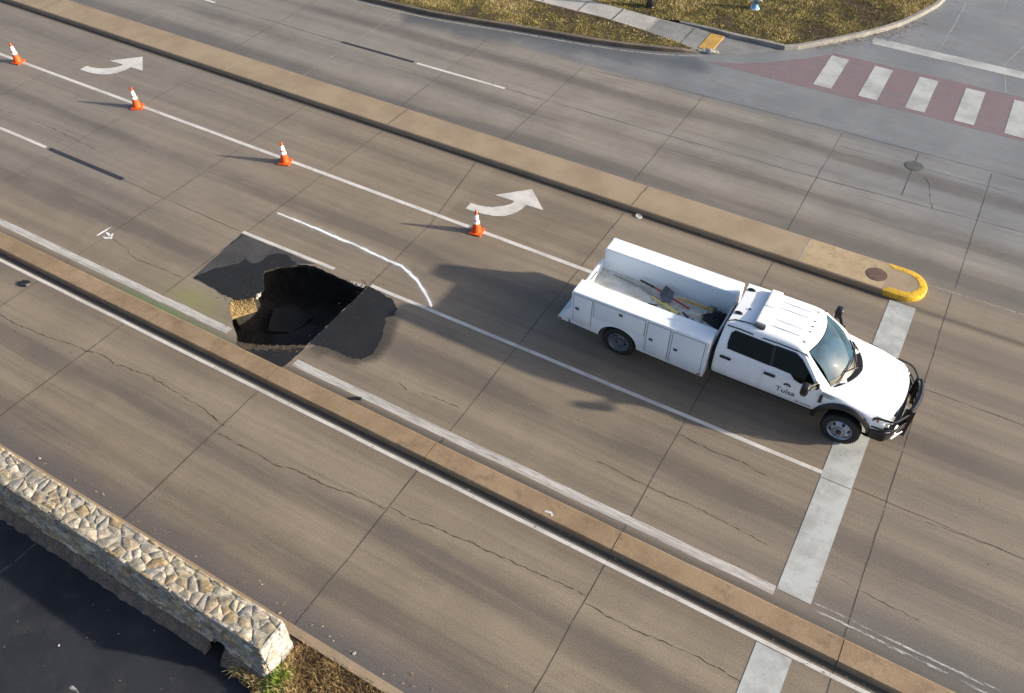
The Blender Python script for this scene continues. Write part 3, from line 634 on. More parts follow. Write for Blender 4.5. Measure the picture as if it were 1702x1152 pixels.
# ------------------------------------------------------------------ grass
def soil(name, P, z): return struct(poly(name, P, z, M['soil']))
GA = offs(K1, .15)[:13] + [(-8.75, 28.36), (-9.54, 28.55), (-10.84, 28.76), (-12.71, 28.96), (-15.8, 28.96), (-30, 28.99), (-60, 28.99), (-300, 28.99)]
GB = [(-300, 30.11), (-60, 30.11), (-30, 30.11), (-14.65, 30.13), (-12.5, 30.06), (-10.84, 29.98), (-10.0, 30.2)] + offs(K2, .15)[1:] + [(-300, 80)]
struct(soil('lawn', GA, .125), 'verge of thin dry grass between kerb and footpath'); struct(soil('lawn', GB, .125), 'lawn of olive and straw grass at the street corner')
def inside(P, x, y):
    P = np.array(P); x1, y1 = P[:, 0], P[:, 1]; x2, y2 = np.roll(x1, -1), np.roll(y1, -1); c = np.zeros(len(x), bool)
    for a, b, d, e in zip(x1, y1, x2, y2):
        if b != e: c ^= ((b > y) != (e > y)) & (x < (d - a) * (y - b) / (e - b) + a)
    return c
def grass(name, P, bbox, dens, z, h, w, pal, seed, label, keep=None):
    g = np.random.default_rng(seed); x0, x1, y0, y1 = bbox; k = int((x1 - x0) * (y1 - y0) * dens)
    x, y = g.uniform(x0, x1, k), g.uniform(y0, y1, k); ok = inside(P, x, y)
    if keep is not None: ok &= keep(x, y, g)
    x, y = x[ok], y[ok]; k = len(x)
    nz = np.array([1.7 * mnoise.noise(Vector((a * .33, b * .6, seed))) + .8 * mnoise.noise(Vector((a * 1.7, b * 1.7, seed + 3))) for a, b in zip(x, y)])
    hh = h * g.uniform(.5, 1.3, k) * (1 + .4 * nz); ang = g.uniform(0, 6.283, k); lean = g.uniform(.2, 1.3, k) * hh; ww = w * g.uniform(.6, 1.3, k); la = g.uniform(0, 6.283, k)
    c, s = np.cos(ang) * ww / 2, np.sin(ang) * ww / 2; V = np.zeros((k, 3, 3), np.float32)
    z = z(x, y) if callable(z) else np.full(k, z)
    V[:, 0] = np.stack([x - c, y - s, z], 1); V[:, 1] = np.stack([x + c, y + s, z], 1); V[:, 2] = np.stack([x + np.cos(la) * lean, y + np.sin(la) * lean, z + hh], 1)
    pal = np.array(pal); t = np.clip(nz * .9 + .5 + g.normal(0, .16, k), 0, .999) * (len(pal) - 1); i = t.astype(int); f = (t - i)[:, None]
    colr = (pal[i] * (1 - f) + pal[np.minimum(i + 1, len(pal) - 1)] * f) * g.uniform(.85, 1.15, (k, 1))
    me = bpy.data.meshes.new(name); me.vertices.add(k * 3); me.loops.add(k * 3); me.polygons.add(k)
    me.vertices.foreach_set('co', V.ravel()); me.loops.foreach_set('vertex_index', np.arange(k * 3)); me.polygons.foreach_set('loop_start', np.arange(0, k * 3, 3)); me.update()
    a = me.color_attributes.new('Col', 'FLOAT_COLOR', 'POINT'); cc = np.ones((k, 3, 4), np.float32); cc[:, :, :3] = colr[:, None, :]; a.data.foreach_set('color', cc.ravel())
    return tag(link(name, me, M['blade']), label, 'grass', None, 'stuff')
PAL = [(.085, .055, .026), (.125, .108, .028), (.185, .170, .036), (.26, .215, .052), (.34, .275, .09), (.42, .335, .15)]
grass('grass', GA, (-34, -8, 25.7, 29.1), 900, .12, .06, .020, PAL, 3, 'thin olive grass on the narrow verge below the footpath')
grass('grass', GB, (-22, -1, 30, 40), 800, .12, .065, .022, PAL, 4, 'olive and straw coloured lawn round the hydrant')
def leaves(name, n, fn, z, seed, label, size=(.022, .05), pal=((.30, .20, .09), (.42, .30, .16), (.20, .10, .045), (.50, .42, .28))):
    g = random.Random(seed); V, F, C = [], [], []
    for i in range(n):
        x, y = fn(g); s = g.uniform(*size); a = g.uniform(0, 6.28); t = g.uniform(-.4, .4); b = len(V); c, d = math.cos(a), math.sin(a); zz = z + g.uniform(.0, .02)
        for u, v, q in ((-s, 0, 0), (0, -s * .5, s * .3 * t), (s, 0, s * .2), (0, s * .5, s * .3)): V.append((x + u * c - v * d, y + u * d + v * c, zz + abs(q) + .004))
        F.append((b, b + 1, b + 2, b + 3)); k = g.choice(pal); C += [k] * 4
    return tag(mesh(name, V, F, M['leaf'], col=np.array(C)), label, 'leaves', None, 'stuff')
def onK2(g):
    i = g.randrange(6, 11); t = g.random(); p, q = K2[i], K2[i + 1]; d = g.gauss(0, .35); return (p[0] + (q[0] - p[0]) * t + abs(d) * .9, p[1] + (q[1] - p[1]) * t - abs(d) * .4)
leaves('leaf_litter', 420, lambda g: (g.uniform(-17, -9), g.uniform(26.6, 28.9)), .19, 1, 'fallen leaves scattered over the verge grass') if False else None
def lawnpt(g):
    while True:
        x, y = g.uniform(-16, -2), g.uniform(30.3, 37.5)
        if y > 30.4 + max(0, (x + 5.6)) * 1.35: return (x, y)
leaves('leaf_litter', 520, lawnpt, .17, 2, 'pale dry leaves scattered over the corner lawn')
leaves('leaf_litter', 260, onK2, .004, 3, 'brown leaves drifted along the curved kerb', pal=((.16, .08, .05), (.22, .12, .07), (.12, .08, .05)))
def verge(g):
    x = g.uniform(-20, -9.5); lo = np.interp(x, [p[0] for p in K1], [p[1] for p in K1]) + .25; return (x, g.uniform(lo, max(lo + .1, 28.9 if x < -11 else 28.5)))
leaves('leaf_litter', 300, verge, .17, 4, 'pale dry leaves scattered over the verge below the footpath')

# ------------------------------------------------------------------ lamp post and hydrant
t = thing('lamp_post', 'black lamp post standing on the grass edge beside the footpath', 'lamp post', (-11.5, 30.75, .11))
bm = bmesh.new(); lathe(bm, [(.20, 0), (.20, .05), (.17, .08), (.16, .35), (.13, .42), (.145, .5), (.10, .58), (.085, .9)], 16); frombm('base', bm, M['black_steel'], t, True)
bm = bmesh.new(); lathe(bm, [(.085, .9), (.055, 4.2), (.07, 4.24), (.07, 4.3)], 14); frombm('shaft', bm, M['black_steel'], t, True)
bm = bmesh.new(); lathe(bm, [(.08, 4.3), (.16, 4.42), (.17, 4.6), (.12, 4.8), (.03, 4.86)], 16); frombm('lantern', bm, M['lens_clear'], t, True)
t = thing('fire_hydrant', 'pale blue and white fire hydrant on the corner lawn', 'fire hydrant', (-7.9, 32.68, .11), R(-60))
bm = bmesh.new(); lathe(bm, [(.17, 0), (.17, .05), (.115, .06), (.105, .10), (.105, .42), (.13, .44), (.13, .50)], 20); frombm('barrel', bm, M['hyd'], t, True)
bm = bmesh.new(); lathe(bm, [(.185, .0), (.185, .045), (.12, .05)], 20)
for k in range(6): bmesh.ops.create_cone(bm, cap_ends=True, segments=6, radius1=.018, radius2=.018, depth=.03, matrix=Matrix.Translation((.155 * math.cos(k), .155 * math.sin(k), .06)))
frombm('base_flange', bm, M['hyd_white'], t, True)
bm = bmesh.new(); lathe(bm, [(.13, .50), (.135, .53), (.115, .62), (.06, .70), (.03, .72), (.03, .76)], 20); frombm('bonnet', bm, M['hyd_white'], t, True)
for a, rr in ((0, .075), (R(90), .05), (R(-90), .05)):
    bm = bmesh.new(); mt = Matrix.Rotation(a, 4, 'Z') @ Matrix.Translation((0, 0, .36)) @ Matrix.Rotation(R(90), 4, 'Y')
    lathe(bm, [(rr, .08), (rr, .16), (rr * 1.3, .165), (rr * 1.3, .21), (rr * .5, .215), (rr * .4, .24)], 14, mt); frombm('nozzle_cap', bm, M['hyd_white'] if a else M['steel'], t, True)

# ------------------------------------------------------------------ stone wall and parking lot
lot = struct(mesh('parking_lot', [(-300, -60, -.2), (-4.2, -60, -.2), (-5.2, 2.0, -.2), (-5.9, 2.55, -.2), (-6.6, 2.74, -.2), (-7.5, 2.81, -.2), (-300, 2.81, -.2)], [(0, 1, 2, 3, 4, 5, 6)], M['lot']), 'blue black asphalt parking lot below the wall')
strip('lot_crack', rough([(-12.6, 1.3), (-12.59, 2.02), (-12.54, 2.35), (-12.53, 2.8)], .15, .01, 3, False), .05, -.197, M['joint'], lot, wj=.4)
for p, s in (([(-9.6, 1.2), (-8.9, 1.05), (-8.4, .85)], 1), ([(-9.3, 1.5), (-8.8, 1.3), (-8.2, 1.1)], 2), ([(-11.5, 1.1), (-10.8, .8)], 3)):
    strip('scuff', rough(p, .2, .02, s, False), .10, -.1965, M['paint_vworn'] if s == 1 else M['stain'], lot, soft=s != 1)
struct(mesh('road_kerb', [(-300, 3.80, .085), (300, 3.80, .085), (300, 3.97, .085), (-300, 3.97, .085), (300, 4.0, -.05), (-300, 4.0, -.05), (-300, 3.80, -.1), (300, 3.80, -.1)], [(0, 1, 2, 3), (3, 2, 4, 5), (6, 7, 1, 0)], M['median_dry']), 'low tan kerb between wall and road')
V = [(-300, 3.80, .055), (300, 3.80, .055), (300, 2.98, .02), (-300, 2.98, .02), (-300, 2.78, -.23), (-6.75, 2.70, -.23), (-5.6, 2.3, -.23), (-5.2, 1.8, -.23), (-3.9, -60, -.23), (300, -60, -.1), (-6.75, 2.98, .02), (-5.0, 2.98, .02), (-6.75, 3.80, .055)]
struct(mesh('bank', V, [(10, 5, 6, 7, 11), (11, 7, 8, 9, 2), (10, 11, 2, 1, 12)], M['soil']), 'strip of bare earth at the wall foot')

WX0, WX1, WT = -60.0, -6.62, .93
t = wall = thing('stone_wall', 'low rubble stone wall with flat sunlit top along the parking lot', 'wall', (0, 0, 0))
def facey(z): return 3.14 - .14 * (WT - z) / WT
HX0, HX1, HZ = -7.98, -7.60, .20
def core():
    bm = bmesh.new()
    def blk(x0, x1, z0, z1):
        v = [bm.verts.new(p) for p in ((x0, facey(z0), z0), (x1, facey(z0), z0), (x1, 3.66, z0), (x0, 3.66, z0), (x0, facey(z1), z1), (x1, facey(z1), z1), (x1, 3.66, z1), (x0, 3.66, z1))]
        for f in ((0, 3, 2, 1), (4, 5, 6, 7), (0, 1, 5, 4), (1, 2, 6, 5), (2, 3, 7, 6), (3, 0, 4, 7)): bm.faces.new([v[i] for i in f])
    blk(WX0, WX1, HZ, WT); blk(WX0, HX0, -.3, HZ - .001); blk(HX1, WX1, -.3, HZ - .001)
    return frombm('mortar', bm, M['mortar'], wall)
core()
def clip(pl, px, py, nx, ny):
    out = []; k = len(pl)
    for i in range(k):
        a, b = pl[i], pl[(i + 1) % k]; da = (a[0] - px) * nx + (a[1] - py) * ny; db = (b[0] - px) * nx + (b[1] - py) * ny
        if da <= 0: out.append(a)
        if (da < 0 < db) or (db < 0 < da): s = da / (da - db); out.append((a[0] + (b[0] - a[0]) * s, a[1] + (b[1] - a[1]) * s))
    return out
def stones(name, u0, u1, v0, v1, cu, cv, fn, gap, hh, pal, seed, drop=None, jit=.42, extra=.28):
    g = random.Random(seed); pts = []; nu, nv = max(1, int((u1 - u0) / cu)), max(1, round((v1 - v0) / cv))
    for j in range(nv):
        for i in range(nu): pts.append((u0 + (i + .5 + g.uniform(-jit, jit) + .5 * (j % 2) - .25) * (u1 - u0) / nu, v0 + (j + .5 + g.uniform(-jit, jit)) * (v1 - v0) / nv))
    pts += [(g.uniform(u0, u1), g.uniform(v0, v1)) for _ in range(int(len(pts) * extra))]; pts.sort(); V, F, C = [], [], []; asp = cu / cv
    for i, (x, y) in enumerate(pts):
        pl = [(u0, v0), (u1, v0), (u1, v1), (u0, v1)]
        pl = clip(pl, x + 2 * cu, y, 1, 0); pl = clip(pl, x - 2 * cu, y, -1, 0)
        for k in range(max(0, i - 40), min(len(pts), i + 41)):
            if k == i: continue
            a, b = pts[k]
            if abs(a - x) > 4 * cu: continue
            nx, ny = (a - x), (b - y) * asp * asp
            pl = clip(pl, (a + x) / 2, (b + y) / 2, nx, ny)
            if len(pl) < 3: break
        if len(pl) < 3: continue
        cx = sum(p[0] for p in pl) / len(pl); cy = sum(p[1] for p in pl) / len(pl)
        if drop and drop(cx, cy): continue
        Q = []
        for k in range(len(pl)):
            a, b = pl[k], pl[(k + 1) % len(pl)]
            for s in (.16, .84): Q.append((a[0] + (b[0] - a[0]) * s, a[1] + (b[1] - a[1]) * s))
        ex = max(p[0] for p in Q) - min(p[0] for p in Q); ey = max(p[1] for p in Q) - min(p[1] for p in Q)
        def sh(d, q): return [(cx + (p[0] - cx) * max(.2, 1 - 2 * d / max(ex, .05)), cy + (p[1] - cy) * max(.2, 1 - 2 * d / max(ey, .05))) for p in q]
        Q = [(p[0] + g.uniform(-.008, .008), p[1] + g.uniform(-.008, .008)) for p in Q]
        top = hh * g.uniform(.6, 1.5); tx, ty = g.uniform(-.05, .05), g.uniform(-.08, .08); b0 = len(V); k = len(Q)
        for d, h in ((gap, -.012), (gap + .003, top * .5), (gap + .012, top)):
            V += [fn(p[0], p[1], h + ((p[0] - cx) * tx + (p[1] - cy) * ty if h > 0 else 0)) for p in sh(d, Q)]
        V.append(fn(cx, cy, top + .006))
        for q in range(2):
            for e in range(k): F.append((b0 + q * k + e, b0 + q * k + (e + 1) % k, b0 + (q + 1) * k + (e + 1) % k, b0 + (q + 1) * k + e))
        for e in range(k): F.append((b0 + 2 * k + e, b0 + 2 * k + (e + 1) % k, b0 + 3 * k))
        c = np.array(g.choice(pal)) * g.uniform(.75, 1.15); C += [c] * (3 * k + 1)
    me = mesh(name, V, F, M['stone'], wall, col=np.array(C))
    bm = bmesh.new(); bm.from_mesh(me.data); bmesh.ops.recalc_face_normals(bm, faces=bm.faces); bm.to_mesh(me.data); bm.free()
    me.data.polygons.foreach_set('use_smooth', [True] * len(me.data.polygons)); me.data.set_sharp_from_angle(angle=R(42)); return me
SPAL = [(.60, .52, .38), (.53, .48, .39), (.48, .44, .37), (.62, .54, .42), (.53, .41, .25), (.42, .40, .36), (.66, .59, .47), (.50, .37, .21), (.58, .52, .41), (.46, .38, .27)]
FPAL = [(.58, .50, .38), (.44, .41, .37), (.64, .53, .36), (.36, .31, .26), (.52, .37, .20), (.50, .44, .30), (.70, .63, .52)]
stones('cap_stones', -34, WX1 + .02, 3.10, 3.70, .28, .20, lambda u, v, h: (u, v, WT - .003 + h), .006, .011, SPAL, 11, jit=.66)
stones('face_stones', -34, WX1, .04, WT + .03, .30, .15, lambda u, v, h: (u, facey(v) - h, v), .008, .026, FPAL, 12, drop=lambda a, b: HX0 - .12 < a < HX1 + .12 and b < HZ + .03)
stones('end_stones', 3.06, 3.69, -.05, WT + .03, .24, .16, lambda u, v, h: (WX1 + h, u, v), .010, .03, [(.62, .58, .52), (.55, .53, .48), (.66, .62, .56)], 13)
stones('back_stones', -34, WX1, .05, WT + .03, .32, .18, lambda u, v, h: (u, 3.66 + h, v), .012, .025, SPAL, 14)
def footing():
    bm = bmesh.new(); rr = random.Random(4)
    for x0, x1 in ((-60, HX0), (HX1, -6.70)):
        k = int((x1 - x0) / .12); rows = []
        for i in range(k + 1):
            x = x0 + (x1 - x0) * i / k; e = rr.uniform(-.025, .025)
            rows.append([bm.verts.new((x, 3.05, .10 + e)), bm.verts.new((x, 2.965 + e * .4, .07 + e)), bm.verts.new((x, 2.90 + e, -.05)), bm.verts.new((x, 2.80 + e, -.21)), bm.verts.new((x, 3.05, -.25))])
        for i in range(k):
            for q in range(4): bm.faces.new((rows[i][q], rows[i][q + 1], rows[i + 1][q + 1], rows[i + 1][q]))
        bm.faces.new(rows[0]); bm.faces.new(rows[-1][::-1])
    return frombm('footing', bm, M['footing'], wall)
footing()['label'] = 'dusty brown footing with a square drain opening'
rect('drain_floor', HX0, HX1, 2.80, 3.66, -.195, M['under'], wall)
# dry grass past the wall end, with a green weed at the corner
GC = [(-6.55, 3.78), (-6.55, 2.95), (-7.3, 2.86), (-6.6, 2.72), (-5.9, 2.5), (-5.3, 2.0), (-5, .5), (3, -2), (6, 3.78)]
DRY = [(.13, .085, .04), (.22, .15, .072), (.33, .225, .10), (.44, .32, .145), (.52, .39, .19), (.58, .46, .26), (.24, .22, .06)]
grass('dry_grass', GC, (-7.4, 1, 1.2, 3.8), 3600, lambda x, y: np.interp(y, [-2, 1.8, 2.5, 2.98, 3.8], [-.24, -.23, -.2, .015, .05]), .09, .014, DRY, 8, 'matted dry brown grass past the end of the wall')
GD = [(-6.7, 2.99), (-34, 2.99), (-34, 2.84), (-7.4, 2.84), (-6.7, 2.72)]
grass('dry_grass', [(-7.4, 3.0), (-7.4, 2.78), (-6.55, 2.68), (-6.55, 3.0)], (-7.5, -6.5, 2.6, 3.05), 1500, -.1, .12, .012, DRY, 9, 'fringe of dry grass under the wall corner')
GE = [(-6.6, 3.74), (-6.6, 3.86), (6, 3.86), (6, 3.74)]
grass('dry_grass', GE, (-6.6, 4, 3.72, 3.88), 380, .08, .09, .012, DRY, 10, 'straw tufts hanging over the low kerb')
def weed():
    g = np.random.default_rng(3); V, F, C = [], [], []
    for i in range(900):
        a, rr = g.uniform(0, 6.28), abs(g.normal(0, .15)); x, y = -6.42 + rr * math.cos(a), 3.10 + rr * 1.3 * math.sin(a); z0 = -.02; h = g.uniform(.06, .24) * max(.2, 1 - rr * 2); b = len(V); q = g.uniform(0, 6.28); w = .014; l = g.uniform(.03, .12)
        V += [(x - w * math.sin(q), y + w * math.cos(q), z0 + h * .4), (x + w * math.sin(q), y - w * math.cos(q), z0 + h * .4), (x + l * math.cos(q), y + l * math.sin(q), z0 + h)]; F.append((b, b + 1, b + 2))
        k = np.array([(.12, .20, .03), (.20, .28, .045), (.09, .14, .03), (.27, .30, .06)][g.integers(4)]); C += [k] * 3
    return tag(mesh('weed', V, F, M['blade'], col=np.array(C)), 'bright green weed tuft growing against the end of the stone wall', 'weed')
weed()
leaves('leaf_litter', 150, lambda g: (g.uniform(-14, 2), 4.03 + abs(g.gauss(0, .18))), .002, 6, 'straw bits and leaves in the gutter below the wall', size=(.006, .026))
leaves('leaf_litter', 26, lambda g: (g.uniform(-13, -7.5), g.uniform(.8, 2.7)), -.199, 7, 'few pale leaf scraps on the dark asphalt', size=(.006, .016), pal=((.5, .48, .42), (.35, .3, .22)))
leaves('leaf_litter', 90, lambda g: (g.uniform(-14, 3), g.uniform(7.95, 8.17)), .004, 8, 'grit and leaf bits along the near foot of the median', size=(.01, .025), pal=((.06, .05, .04), (.4, .36, .28), (.12, .09, .06)))
leaves('leaf_litter', 130, lambda g: (g.uniform(-26, 5), g.uniform(4.3, 17.5)), .004, 9, 'tiny dark specks of grit strewn over the lanes', size=(.012, .028), pal=((.05, .045, .04), (.09, .07, .05), (.3, .26, .2)))

# ------------------------------------------------------------------ small loose things on the road
def scrap(name, pts, x, y, z, mat, label, cat, h=.05, rz=0):
    bm = bmesh.new(); k = len(pts); lo = [bm.verts.new((p[0], p[1], 0)) for p in pts]; hi = [bm.verts.new((p[0] * .8, p[1] * .8, h * (.6 + .5 * ((i * 7) % 3) / 2))) for i, p in enumerate(pts)]
    for i in range(k): bm.faces.new((lo[i], lo[(i + 1) % k], hi[(i + 1) % k], hi[i]))
    bm.faces.new(lo[::-1]); c = bm.verts.new((0, 0, h * .8))
    for i in range(k): bm.faces.new((hi[i], hi[(i + 1) % k], c))
    o = frombm(name, bm, mat); o.location = (x, y, z); o.rotation_euler = (0, 0, rz); return tag(o, label, cat)
scrap('tyre_scrap', [(-.17, -.09), (0, -.13), (.16, -.05), (.14, .09), (.03, .15), (-.1, .06)], -19.02, 7.68, .002, M['black'], 'black scrap of tyre rubber below the median on the left', 'tyre scrap', .06)
scrap('tyre_scrap', [(-.15, -.05), (0, -.03), (.13, -.04), (.12, .06), (-.02, .05), (-.13, .0)], -9.2, 8.88, .007, M['black'], 'dark strip of rubber lying on the worn line behind the hole', 'tyre scrap', .035, R(25))
bm = bmesh.new(); lathe(bm, [(.10, 0), (.105, .012), (.085, .03), (.06, .022), (.02, .026)], 18)
o = frombm('crushed_cup_lid', bm, M['litter'], None, True); o.location = (-6.43, 18.33, .004); o.rotation_euler = (.12, .1, 0); tag(o, 'crushed white cup lid lying in the gutter of the wide median', 'litter')
for i, (x, y, z, s, l) in enumerate(((-14.02, 4.16, .004, .035, 'small white scrap in the gutter at far left by the wall'), (-5.6, 4.12, .004, .038, 'white paper scrap in the gutter past the wall end'), (-10.4, 1.6, -.198, .024, 'pale round scrap on the dark asphalt beside the wall shadow'))):
    scrap('paper_scrap', [(-s, -s * .5), (0, -s * .8), (s, -s * .3), (s * .7, s * .6), (-s * .6, s * .5)], x, y, z, M['litter'], l, 'litter', .02, i)

# ------------------------------------------------------------------ traffic cones
def make_cone():
    t = thing('traffic_cone', 'orange traffic cone', 'traffic cone', group='orange traffic cones along the white lane line')
    bm = bmesh.new(); box(bm, -.185, .185, -.185, .185, .006, .04, .012)
    for sx in (-1, 1):
        for sy in (-1, 1): box(bm, sx * .15 - .02, sx * .15 + .02, sy * .15 - .02, sy * .15 + .02, 0, .008)
    frombm('base', bm, M['orange'], t, True)
    rz = lambda z: .135 - (.135 - .028) * (z - .04) / .67
    bm = bmesh.new(); lathe(bm, [(.15, .038), (.135, .05)] + [(rz(z), z) for z in (.08, .2, .35, .45, .55, .62)] + [(rz(.71), .71)], 20); frombm('cone_body', bm, M['orange'], t, True)
    for a, b in ((.315, .405), (.44, .60)):
        bm = bmesh.new(); lathe(bm, [(rz(a) + .003, a), (rz(a) + .004, a + .004), (rz(b) + .004, b - .004), (rz(b) + .003, b)], 20, cap0=False, cap1=False); frombm('reflective_band', bm, M['cone_white'], t, True)
    bm = bmesh.new(); lathe(bm, [(rz(.68) + .002, .68), (.026, .715), (.018, .725)], 16); frombm('tip', bm, M['cone_dark'], t, True)
    return t
c0 = make_cone()
CN = [(-10.03, 15.42, 'orange and white traffic cone nearest the truck, beside the near turn arrow', 8), (-16.87, 15.36, 'orange and white traffic cone midway along the white line, no arrow beside it', 20), (-23.25, 15.38, 'orange and white traffic cone just past the far turn arrow', 35), (-29.3, 15.42, 'farthest traffic cone, standing on the line before the far turn arrow', 12)]
for i, (x, y, lb, a) in enumerate(CN):
    o = c0
    if i:
        o = c0.copy(); COL.objects.link(o)
        for ch in list(c0.children): d = ch.copy(); COL.objects.link(d); d.parent = o
    o.location = (x, y, .006); o.rotation_euler = (0, 0, R(a)); o['label'] = lb

# ------------------------------------------------------------------ the truck
OX, OY = .53, 14.19
truck = thing('work_truck', 'white crew cab utility truck with open service bed parked across the stop line', 'truck', (OX, OY, 0))
SZs = [.56, .62, .72, .9, 1.1, 1.22, 1.30, 1.38, 1.86]; SYs = [.945, .98, 1.003, 1.017, 1.022, 1.016, 1.006, .990, .755]
def sy(z): return float(np.interp(z, SZs, SYs))
def zrail(x): return float(np.interp(x, [-3.0, -2.9, -1.35, -1.18, -.9, -.62], [1.83, 1.86, 1.86, 1.81, 1.55, 1.27]))
def cr(P, k):                                   # Catmull-Rom through a list of points
    P = [Vector(p) for p in P]; out = []
    for i in range(len(P) - 1):
        a, b, c, d = P[max(0, i - 1)], P[i], P[i + 1], P[min(len(P) - 1, i + 2)]
        for j in range(k): t = j / k; out.append(.5 * ((2 * b) + (c - a) * t + (2 * a - 5 * b + 4 * c - d) * t * t + (3 * b - a - 3 * c + d) * t ** 3))
    out.append(P[-1]); return out
def surf(bm, rows):
    vs = [[bm.verts.new(p) for p in r] for r in rows]
    for i in range(len(vs) - 1):
        for j in range(len(vs[0]) - 1): bm.faces.new((vs[i][j], vs[i + 1][j], vs[i + 1][j + 1], vs[i][j + 1]))
    return vs
def mirr(row): return [Vector((p[0], -p[1], p[2])) for p in row] + [Vector(p) for p in reversed(row[:-1])]   # row ends on the centre line
def roofrows(keys, ku, kv):
    A = [cr(mirr(k), kv) for k in keys]; return [list(q) for q in zip(*[cr(col, ku) for col in zip(*A)])]
bm = bmesh.new()
xs = [-2.985, -2.95, -2.85, -2.6, -2.3, -1.9, -1.6, -1.35, -1.18, -1.04, -.9, -.8, -.70]
for s in (-1, 1):
    rows = []
    for x in xs:
        zt = zrail(x); zz = [.56, .62, .72, .9, 1.1, 1.2, 1.27] + [1.27 + (zt - 1.27) * q for q in (.25, .5, .75, 1)]
        rows.append([Vector((x + (.05 * max(0, z - 1.3) if x < -2.9 else 0), s * (sy(z) - (.03 if x < -2.97 else 0)), z)) for z in zz])
    surf(bm, rows)
    rows = []
    for x in (-.70, -.66, -.62): zt = max(zrail(x), 1.2705); rows.append([Vector((x, s * sy(z), z)) for z in (1.20, 1.235, 1.27, 1.27 + (zt - 1.27) * .5, zt)])
    surf(bm, rows)
K = [[(-2.955, .765, 1.845), (-2.93, .68, 1.93), (-2.91, .38, 1.965), (-2.90, 0, 1.97)], [(-2.5, .755, 1.86), (-2.5, .67, 1.95), (-2.5, .37, 1.985), (-2.5, 0, 1.99)], [(-1.9, .755, 1.86), (-1.9, .67, 1.95), (-1.9, .37, 1.985), (-1.9, 0, 1.99)],
     [(-1.35, .755, 1.86), (-1.38, .67, 1.935), (-1.34, .37, 1.965), (-1.32, 0, 1.97)], [(-1.18, .779, 1.81), (-1.17, .665, 1.86), (-1.07, .36, 1.905), (-1.03, 0, 1.912)]]
rr_ = roofrows(K, 5, 4); surf(bm, rr_)
# A pillars
WT0, WT1 = (-1.17, .665, 1.86), (-.50, .775, 1.245)
for s in (-1, 1):
    rows = []
    for q in range(9):
        tq = q / 8; x = -1.18 + (.56) * tq; z = zrail(x) if x < -.62 else 1.27; a = Vector((x, s * sy(z), z)); b = Vector([WT0[i] + (WT1[i] - WT0[i]) * tq for i in range(3)]); b.y *= s; m_ = (a + b) / 2 + Vector((.01, s * .012, .015)); rows.append([a, m_, b])
    surf(bm, rows)
# rear wall of the cab, floor, cowl sides
rear = [Vector((-2.985 + .05 * max(0, z - 1.3), (sy(z) - .03), z)) for z in (.56, .72, 1.1, 1.38, 1.83)] + [Vector((-2.93, .68, 1.93)), Vector((-2.91, .38, 1.965)), Vector((-2.90, 0, 1.97))]
vs = [bm.verts.new(p) for p in rear] + [bm.verts.new((p.x, -p.y, p.z)) for p in reversed(rear[:-1])]; bm.faces.new(vs)
frombm('cab_body', bm, M['white'], truck, True, recalc=True)
bm = bmesh.new(); box(bm, -2.96, -.6, -.93, .93, .50, .60); box(bm, -.7, -.62, -.92, .92, .6, 1.22); frombm('cab_floor', bm, M['under'], truck)
# windscreen
def wsrow(t):
    out = []
    for q in range(13):
        a = 1 - q / 6; top = Vector((-1.03 - .14 * a * a, .665 * a, 1.912 - .052 * a * a)); bot = Vector((-.19 - .31 * a ** 2, .775 * a, 1.262 - .017 * a * a)); p = top.lerp(bot, t); p += Vector((.04, 0, .045)) * math.sin(math.pi * t); out.append(p)
    return out
bm = bmesh.new(); surf(bm, [wsrow(t) for t in np.linspace(.015, 1, 9)])
ws = frombm('windscreen', bm, M['ws'], truck, True)
bm = bmesh.new(); rows = []
for t_, dz in ((.86, .010), (1.0, .014)): rows.append([p + Vector((.006, 0, dz)) for p in wsrow(t_)])
rows.append([p + Vector((.15 - .09 * abs(p.y), 0, .022)) for p in wsrow(1.0)]); surf(bm, rows)
cowl = frombm('cowl', bm, M['black'], truck, True)
for y0, y1 in ((-.62, -.02), (.05, .66)):
    bm = bmesh.new(); a = wsrow(.97); b = wsrow(.72)
    f = lambda y, row: row[min(range(13), key=lambda i: abs(row[i].y - y))]
    tube(bm, [f(y0, a) + Vector((.04, 0, .03)), f((y0 + y1) / 2, wsrow(.86)) + Vector((.015, 0, .035)), f(y1, wsrow(.80)) + Vector((.01, 0, .03))], .012, 6); tube(bm, [f(y1, a) + Vector((.06, 0, .02)), f((y0 + y1) / 2, wsrow(.86)) + Vector((.02, 0, .045))], .013, 6); frombm('wiper', bm, M['black'], truck)
# hood
HK = [[(-.62, .998, 1.255), (-.50, .80, 1.262), (-.30, .42, 1.268), (-.17, 0, 1.27)], [(-.1, .965, 1.19), (0, .79, 1.238), (.06, .42, 1.262), (.12, 0, 1.258)], [(.3, .945, 1.135), (.36, .77, 1.195), (.42, .41, 1.232), (.46, 0, 1.222)],
      [(.66, .91, 1.06), (.70, .74, 1.12), (.78, .40, 1.175), (.80, 0, 1.17)], [(.74, .885, 1.03), (.80, .73, 1.075), (.895, .39, 1.125), (.925, 0, 1.122)], [(.765, .875, .99), (.83, .72, 1.02), (.93, .385, 1.05), (.965, 0, 1.045)]]
bm = bmesh.new(); rr_ = roofrows(HK, 4, 4)
for row in rr_:
    for p in row:
        e = abs(p.y)
        if .40 < e < .60 and p.x < .75: p.z += .012 * math.sin((e - .40) / .2 * math.pi)
surf(bm, rr_); frombm('hood', bm, M['white'], truck, True)
